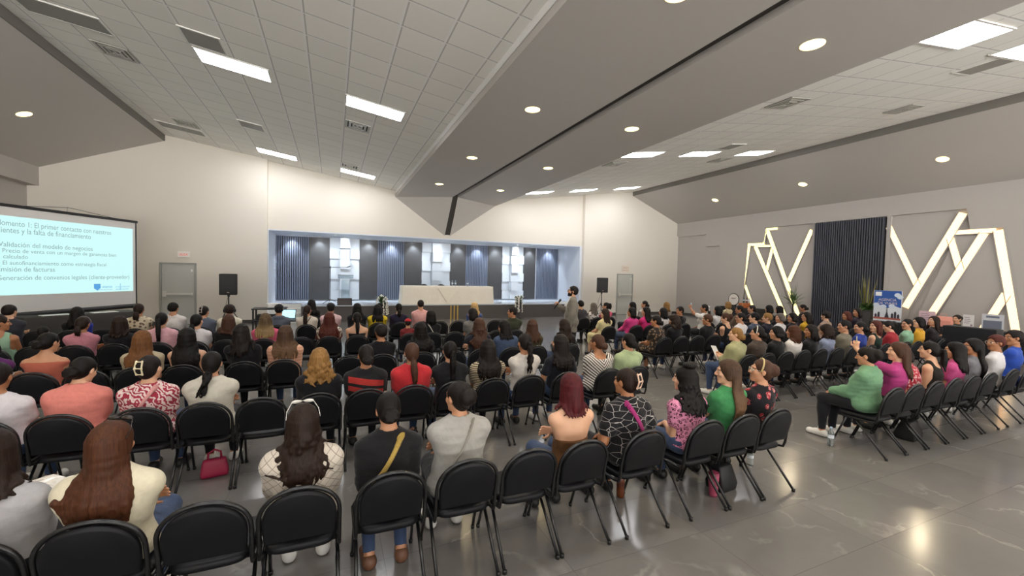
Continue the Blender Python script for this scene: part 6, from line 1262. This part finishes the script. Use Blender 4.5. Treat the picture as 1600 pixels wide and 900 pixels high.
CHAIRS = [   # x, y, label
    (-1.52, 2.87, 'black padded chair seating the person in grey shirt cut off'),
    (-1.07, 2.87, 'black padded chair seating the woman with long chestnut hair and puffed cream'),
    (-0.61, 2.87, 'empty black chair in the nearest left row, right of the woman with long chestnut'),
    (-0.16, 2.87, 'black padded chair seating the woman with long dark hair, sunglasses on'),
    (0.35, 2.87, 'black padded chair seating the woman with black low bun, black top'),
    (0.84, 2.87, 'black padded chair seating the woman in pale grey sweatshirt with dark updo'),
    (1.30, 2.87, 'empty black chair in the nearest left row, right of the woman in pale grey'),
    (1.75, 2.87, 'black padded chair seating the woman with dark red bob, bare shoulders'),
    (2.33, 2.87, 'black padded chair seating the woman with cream claw clip, black blouse'),
    (3.00, 2.87, 'black padded chair seating the woman with black wavy hair and beret-like bun'),
    (3.46, 2.87, 'black padded chair seating the woman with very long brown hair in bright'),
    (3.91, 2.87, 'black padded chair seating the woman with headband and tied-back hair'),
    (-2.50, 4.80, 'black padded chair seating the person with glasses and white shirt'),
    (-2.04, 4.80, 'black padded chair seating the woman with black bun in salmon blouse leaning'),
    (-1.52, 4.80, 'black padded chair seating the woman with H-shaped cream clip in dark hair'),
    (-1.06, 4.80, 'black padded chair seating the woman with black messy low ponytail in cream'),
    (-0.61, 4.80, 'empty black chair in the second left row, right of the woman with black messy'),
    (-0.12, 4.80, 'black padded chair seating the woman with curly golden-brown hair in black top'),
    (0.34, 4.80, 'black padded chair seating the person with dark bun in black T-shirt'),
    (0.82, 4.80, 'black padded chair seating the woman with brown low ponytail in red T-shirt'),
    (1.28, 4.80, 'black padded chair seating the woman with black ponytail in black top, red-shirted'),
    (1.74, 4.80, 'black padded chair seating the woman with long dark hair in beige'),
    (2.22, 4.80, 'black padded chair seating the woman with dark braid-like ponytail in white T-shirt'),
    (2.74, 4.80, 'black padded chair seating the woman with long black hair in navy T-shirt'),
    (3.39, 4.80, 'black padded chair seating the woman with brown bun in black and white'),
    (3.85, 4.80, 'black padded chair seating the woman with black bun in light green top'),
    (-3.53, 6.62, 'black padded chair seating the woman in purple top at the left edge'),
    (-3.07, 6.62, 'black padded chair seating the woman with black low bun and coral off-shoulder'),
    (-2.62, 6.62, 'empty black chair in the third left row, right of the woman with black low'),
    (-2.16, 6.62, 'black padded chair seating the woman with very long straight caramel hair'),
    (-1.71, 6.62, 'black padded chair seating the woman with very long black hair and bare'),
    (-1.06, 6.62, 'black padded chair seating the woman with long dark hair in black T-shirt'),
    (-0.60, 6.62, 'black padded chair seating the woman with long brown hair in peach striped'),
    (0.23, 6.62, 'empty black chair in the third left row, right of the woman with long brown'),
    (0.68, 6.62, 'black padded chair seating the person with cropped black hair and headband'),
    (1.27, 6.62, 'black padded chair seating the woman with straight waist-length black hair'),
    (1.75, 6.62, 'empty black chair in the third left row, right of the woman with straight waist-length'),
    (2.22, 6.62, 'black padded chair seating the woman with long wavy brown hair in dark'),
    (2.76, 6.62, 'black padded chair seating the woman with black hair in blue denim shirt'),
    (3.22, 6.62, 'black padded chair seating the woman with long brown hair in olive blouse'),
    (3.88, 6.62, 'black padded chair seating the woman with dark curly hair in black top'),
    (-4.46, 8.58, 'black padded chair seating the woman in mint tank top with dark hair'),
    (-4.00, 8.58, 'black padded chair seating the child with black hair between the chairs'),
    (-3.55, 8.58, 'black padded chair seating the woman with bandana and low ponytail in dusty'),
    (-3.09, 8.58, 'black padded chair seating the woman with shoulder-length dark brown hair'),
    (-2.56, 8.58, 'black padded chair seating the woman with long black ponytail in light pink'),
    (-2.09, 8.58, 'black padded chair seating the woman with black ponytail in white shirt, seen'),
    (-1.64, 8.58, 'black padded chair seating the woman with dark brown hair in black'),
    (-1.09, 8.58, 'black padded chair seating the woman with blonde-tipped dark hair in pink jacket'),
    (-0.51, 8.58, 'empty black chair in the fourth left row, right of the woman with blonde-tipped dark'),
    (-0.05, 8.58, 'black padded chair seating the woman with waist-length auburn hair in patterned cream'),
    (0.44, 8.58, 'black padded chair seating the woman with long black ponytail and bare shoulders'),
    (1.41, 8.58, 'black padded chair seating the child in red cap'),
    (1.86, 8.58, 'black padded chair seating the woman with black hair and white strap'),
    (2.32, 8.58, 'empty black chair in the fourth left row, right of the woman with black hair'),
    (2.77, 8.58, 'black padded chair seating the woman with dark hair in grey T-shirt'),
    (3.24, 8.58, 'empty black chair in the fourth left row, right of the woman with dark hair'),
    (3.69, 8.58, 'black padded chair seating the man with short dark hair in olive jacket'),
    (-5.30, 10.45, 'black padded chair seating the man with short hair under the projection screen'),
    (-4.84, 10.45, 'empty black chair in the front left row, right of the man with short hair'),
    (-4.39, 10.45, 'black padded chair seating the woman with long black hair'),
    (-3.93, 10.45, 'empty black chair in the front left row, right of the woman with long'),
    (-3.48, 10.45, 'black padded chair seating the woman with low ponytail in floral cream blouse'),
    (-2.94, 10.45, 'black padded chair seating the person with short black hair in white T-shirt'),
    (-2.44, 10.45, 'black padded chair seating the woman with claw clip in blue-grey shirt'),
    (-1.98, 10.45, 'black padded chair seating the person with headphones and short curls in cream'),
    (-1.07, 10.45, 'black padded chair seating the person with black cap and grey hooded sweatshirt'),
    (-0.52, 10.45, 'black padded chair seating the woman with long dark ponytail, white top'),
    (-0.03, 10.45, 'black padded chair seating the person with black cap and pale pink shirt'),
    (0.54, 10.45, 'black padded chair seating the woman with black hair in black top'),
    (0.99, 10.45, 'black padded chair seating the woman with long black hair in bright yellow'),
    (1.49, 10.45, 'black padded chair seating the woman with black ponytail in dark purple top'),
    (2.01, 10.45, 'black padded chair seating the man with cropped hair in light pink shirt'),
    (2.46, 10.45, 'empty black chair in the front left row, right of the man with cropped hair'),
    (2.92, 10.45, 'empty black chair in the front left row, second right of the man with cropped hair'),
    (3.41, 10.45, 'black padded chair seating the woman with long blonde hair in blue top'),
    (3.92, 10.45, 'empty black chair in the front left row, right of the woman with long blonde'),
    (-0.50, 12.30, 'black padded chair seating the woman with long black hair at the left'),
    (6.05, 2.93, 'black padded chair seating the woman with dark updo in loose sage green'),
    (6.50, 2.93, 'black padded chair seating the woman with long brown hair in magenta top'),
    (6.98, 2.93, 'black padded chair seating the person in red printed shirt behind the long'),
    (7.46, 2.93, 'black padded chair seating the woman with dark ponytail in black tank top'),
    (7.95, 2.93, 'black padded chair seating the woman with long black hair in pink top'),
    (8.45, 2.93, 'black padded chair seating the woman in grey top with swinging black hair'),
    (9.15, 2.93, 'black padded chair seating the person with glasses and reddish cropped hair'),
    (9.75, 2.93, 'black padded chair seating the person in royal blue shirt at the right'),
    (6.21, 4.92, 'black padded chair seating the woman with light brown hair in olive blouse'),
    (6.67, 4.92, 'black padded chair seating the woman with black hair and headband in brown'),
    (7.15, 4.92, 'black padded chair seating the woman with black hair and hairpin'),
    (7.61, 4.92, 'black padded chair seating the woman with light brown hair in white blouse'),
    (8.09, 4.92, 'black padded chair seating the woman with dark hair in black top, face'),
    (8.59, 4.92, 'black padded chair seating the woman with messy dark brown hair in pale'),
    (9.10, 4.92, 'black padded chair seating the man with short black hair in grey-olive T-shirt'),
    (9.63, 4.92, 'black padded chair seating the woman with tied black hair in royal blue'),
    (10.16, 4.92, 'black padded chair seating the woman with reddish brown hair, bare arm'),
    (10.89, 4.92, 'black padded chair seating the woman with dark bun in red top'),
    (11.34, 4.92, 'black padded chair seating the woman with dark ponytail in mint green top'),
    (11.80, 4.92, 'black padded chair seating the woman with dark hair in mustard yellow top'),
    (12.39, 4.92, 'black padded chair seating the woman with long slicked black hair'),
    (6.21, 6.78, 'black padded chair seating the woman in dark floral dress at the aisle'),
    (6.67, 6.78, 'black padded chair seating the woman with dark curls in black top holding'),
    (7.12, 6.78, 'empty black chair in the third right row, right of the woman with dark curls'),
    (7.59, 6.78, 'black padded chair seating the man with brown hair and glasses'),
    (8.18, 6.78, 'black padded chair seating the woman with brown bun in sleeveless black top'),
    (8.63, 6.78, 'black padded chair seating the woman with glasses and black hair in white'),
    (9.09, 6.78, 'black padded chair seating the man with short black hair in slate blue'),
    (9.54, 6.78, 'black padded chair seating the person with light tan cropped hair in dark'),
    (10.00, 6.78, 'black padded chair seating the woman with grey hair in white cardigan'),
    (10.45, 6.78, 'black padded chair seating the woman with black hair in dark top'),
    (10.99, 6.78, 'black padded chair seating the woman with long dark hair and glasses'),
    (11.80, 6.78, 'black padded chair seating the person with cropped dark hair in dusty beige'),
    (12.68, 6.78, 'black padded chair seating the woman with reddish hair beside the slatted panel'),
    (13.14, 6.78, 'black padded chair seating the woman with dark hair sitting tall'),
    (15.11, 5.50, 'black padded chair seating the woman with dark updo and dark green top'),
    (6.17, 8.58, 'black padded chair seating the woman in long cream dress with dark brown'),
    (7.00, 8.58, 'black padded chair seating the woman with black shoulder-length hair in hot pink'),
    (7.45, 8.58, 'black padded chair seating the woman with long blue-black hair in hot pink'),
    (8.03, 8.58, 'black padded chair seating the woman with black hair in white shirt'),
    (8.60, 8.58, 'black padded chair seating the man in black shirt with cropped hair'),
    (9.49, 8.58, 'black padded chair seating the woman in white top with white hair bow'),
    (10.01, 8.58, 'black padded chair seating the woman with straight black hair in white shirt'),
    (10.89, 8.58, 'black padded chair seating the man with short black hair and tan shirt'),
    (11.40, 8.58, 'black padded chair seating the woman with dark hair and dark top'),
    (12.16, 8.58, 'black padded chair seating the woman with black hair left of the lit'),
    (12.63, 8.58, 'black padded chair seating the woman with black hair right beside the lit'),
    (13.79, 8.58, 'black padded chair seating the woman with dark hair seated under the palm'),
    (6.66, 10.45, 'black padded chair seating the man with short hair in dark grey suit'),
    (7.11, 10.45, 'black padded chair seating the woman with long greyish brown hair'),
    (7.57, 10.45, 'black padded chair seating the woman with high black ponytail in pink shirt'),
    (8.55, 10.45, 'black padded chair seating the woman with black hair in white top'),
    (9.03, 10.45, 'black padded chair seating the woman with dark tied hair right'),
    (9.91, 10.45, 'black padded chair seating the woman with light brown hair in the far'),
    (12.70, 10.45, 'black padded chair seating the woman with fair hair in floral blouse'),
]
# ---------------------------------------------------------------- audience
PANTS = dict(jean=cloth('#3a4a68'), cream=cloth('#d6cdbb'), floral=cloth('#2b2320', 'floral', '#8b735a', 1.), creamdress=cloth('#dccf9f'))
SHOES = dict(tan=simple('tan_leather', '#6d4a36', .5), white=simple('white_sneaker', '#dcdad6', .5))
HOLD = []
def sit(x, y, tl, label, seed, o):
    d = dict(o); d['cloth'] = cloth(*d['cloth']) if isinstance(d['cloth'], tuple) else d['cloth']
    child = 'child' in label; s = d.pop('s', .70 if child else (.955 if d.get('male') else .94))
    rs = np.random.RandomState(seed)
    if 'pants' in d: d['pants'] = PANTS[d['pants']]
    elif rs.rand() < .4: d['pants'] = PANTS['jean']
    if 'shoes' in d: d['shoes'] = SHOES[d['shoes']]
    elif rs.rand() < .35: d['shoes'] = SHOES['white']
    d.setdefault('skin', int(rs.choice([1, 1, 1, 0, 2]))); d['tl'] = tl; d['seed'] = seed; d['label'] = label
    sh = d.get('shift', 0.); d['loc'] = (x - sh * .5, y + max(0., d.get('dw', 1.) - 1.05) * .16 + d.get('dy', 0.), 0); d['seat'] = (.4525 if not child else .3125) / s; d.setdefault('tyaw', .12 if x > 5.5 else 0.)
    d.setdefault('arm', ['lap', 'lap', 'knee', 'cross', 'hold'][rs.randint(5)])
    if child: d['feet'] = .36
    r = make_person(d); r.scale = (s, s, s)
    if child: r.location.z = .14; r.location.y += .02
    d['scale'] = s; d['root'] = r
    return d
PD = {}
for i, (x, y, tl, label, o) in enumerate(PEOPLE):
    d = sit(x, y, tl, label, 100 + i * 7, o); PD[label] = d
    if 'chair' not in o: pass
for x, y, label in CHAIRS: chair(x, y, label)
for x, nm in ((3.82, 'left one'), (4.62, 'right one')): c = chair(x, 18.72, 'black chair behind the head table on the stage, %s' % nm, math.pi); c.location.z = ZS
def hand_world(d, k, fwd=.085, nrm=.03):
    E, W, hd, n, c = d['A'][k]; h = hd / np.linalg.norm(hd); nn = n - h * (n @ h); nn /= np.linalg.norm(nn); p = W + h * fwd + nn * nrm
    s = d['scale']; L = d['loc']; rz = d.get('rz', 0.); R = rotm(rz); return vec(L[0], L[1], d['root'].location.z) + R @ (p * s), R @ h, R @ nn
def basis(o, p, z, y):
    z = vec(*z); z /= np.linalg.norm(z); y = vec(*y); y = y - z * (y @ z); y /= np.linalg.norm(y); x = np.cross(y, z)
    o.matrix_world = Matrix(((x[0], y[0], z[0], p[0]), (x[1], y[1], z[1], p[1]), (x[2], y[2], z[2], p[2]), (0, 0, 0, 1)))
def find(t): return next(d for l, d in PD.items() if t in l)
def phone(d, k, label, col):
    p, h, n = hand_world(d, k, .10, .030); o = thing('phone', label, 'phone')
    MB().box((-.036, -.004, -.072), (.036, .004, .072)).out('case', simple('phone_' + col, col, .3), o, bevel=.003); MB().box((-.033, .0042, -.068), (.033, .0048, .068)).out('screen', emit('phone_screen_' + col, '#8fa6b0', .5), o); MB().box((-.030, -.0065, .035), (-.008, -.004, .066)).out('camera_bump', M_BLACK, o)
    basis(o, p, h, n * .2 + vec(.3, -1., 0)); return o
phone(find('raising a phone'), 'L', 'phone in pale case held up by the woman in magenta', '#d8cf9c'); phone(find('holding up a phone'), 'L', 'dark phone held up by the woman with the white bow', '#1d1a1c')
def sheet_of_paper(d, k, label, w=.19, h=.27):
    p, hh, n = hand_world(d, k, .12, .012); o = MB(); o.add([(x * w / 2, .012 * math.cos(x * 1.5) + (0.0012 if t else 0), z * h / 2) for t in (0, 1) for z in (-1, 1) for x in (-1, -.5, 0, .5, 1)], [(i, i + 1, i + 6, i + 5) for i in range(4)] + [(i + 15, i + 16, i + 11, i + 10) for i in range(4)])
    o = o.out('paper_sheet', M_WHITE, smooth=True); tag(o, label, 'paper'); basis(o, p, vec(0, .55, .85), vec(.3, -.85, .5)); return o
sheet_of_paper(find('reading a white sheet'), 'L', 'white folded sheet held by the woman in the olive blouse'); sheet_of_paper(find('black top holding a sheet'), 'L', 'white sheet held by the woman with dark curls')
p, hh, n = hand_world(find('clear packet in the lap'), 'L', .10, .03); o = MB(); rs = np.random.RandomState(2)
V = [(x * .035 + rs.normal(0, .004), y * .03 + rs.normal(0, .004), .03 * (1 - (x / 3.2) ** 2) + rs.normal(0, .007)) for y in range(-3, 4) for x in range(-3, 4)]
o.add(V + [(a, b, c - .05 * (1 - (a / .12) ** 2)) for a, b, c in V], [(r * 7 + c, r * 7 + c + 1, r * 7 + c + 8, r * 7 + c + 7) for r in range(6) for c in range(6)] + [(49 + r * 7 + c, 49 + r * 7 + c + 7, 49 + r * 7 + c + 8, 49 + r * 7 + c + 1) for r in range(6) for c in range(6)])
q = o.out('snack_packet', simple('cellophane', '#e9e4da', .15, 0., .6), smooth=False); q.location = (p[0], p[1] + .02, p[2] + .03); tag(q, 'crinkled clear packet in the lap of the person in grey', 'packet')
# ---------------------------------------------------------------- the speaker
J = {}; P = vec(0, 0, .93); up = vec(0, -.03, 1.); up /= np.linalg.norm(up); N = P + up * .515
J.update(P=P, up=up, N=N, M=rotm(0.))
for s, k in ((1, 'R'), (-1, 'L')): J['S' + k] = N - up * .05 + vec(s * .185, 0, 0); J['hip' + k] = P + vec(s * .09, 0, -.02); J['knee' + k] = vec(s * .10, .02 - .05 * s, .50); J['ank' + k] = vec(s * .11, -.02 - .06 * s, .085)
A = {}
W = vec(.06, .31, 1.27); E, W = ik(J['SR'], W, vec(.5, -.2, -.9), .29, .26); A['R'] = (E, W, vec(-.25, .25, .95), vec(-.9, .25, .1), .95)
W = vec(-.25, .06, .86); E, W = ik(J['SL'], W, vec(-.5, -.8, 0), .29, .26); A['L'] = (E, W, vec(.05, .25, -1.), vec(.9, .1, 0), .35)
spk = dict(J=J, A=A, loc=(5.10, 8.3, 0), rz=1.03, seed=5, q=0, male=True, w=1.08, dw=1.1, hair='short', hc='black', yaw=.12, pitch=.22, skin=1, cloth=cloth('#77726a', 'plain'), sleeve=1., loose=.022, hem=-.22, collar=1, jacket=1, beard=1, topname='suit_jacket',
           label='bearded man in grey suit and glasses standing in the aisle speaking into a microphone', pants=cloth('#232220'), extras=[('glasses', '#1d1a18'), ('shirtfront',)])
r = make_person(spk); spk['root'] = r; spk['scale'] = 1.03; r.scale = (1.03,) * 3
p, hh, n = hand_world(spk, 'R', .055, .032); o = thing('microphone', 'black handheld microphone in the raised hand of the speaking man', 'microphone')
MB().lathe([(.011, -.14), (.014, -.13), (.019, .07), (.021, .085)], n=16).out('body', M_BLACK, o, smooth=True); MB().lathe([(.021, .085), (.027, .10), (.028, .12), (.022, .14), (.008, .148)], n=16).out('grille', M_GRILLE, o, smooth=True)
hm = J['H'] + J['HM'] @ vec(0, .13, -.06); R = rotm(1.03); hw = vec(5.10, 8.3, 0) + R @ (hm * 1.03); basis(o, p, hw - p + vec(0, 0, .02), vec(0, 0, 1.))
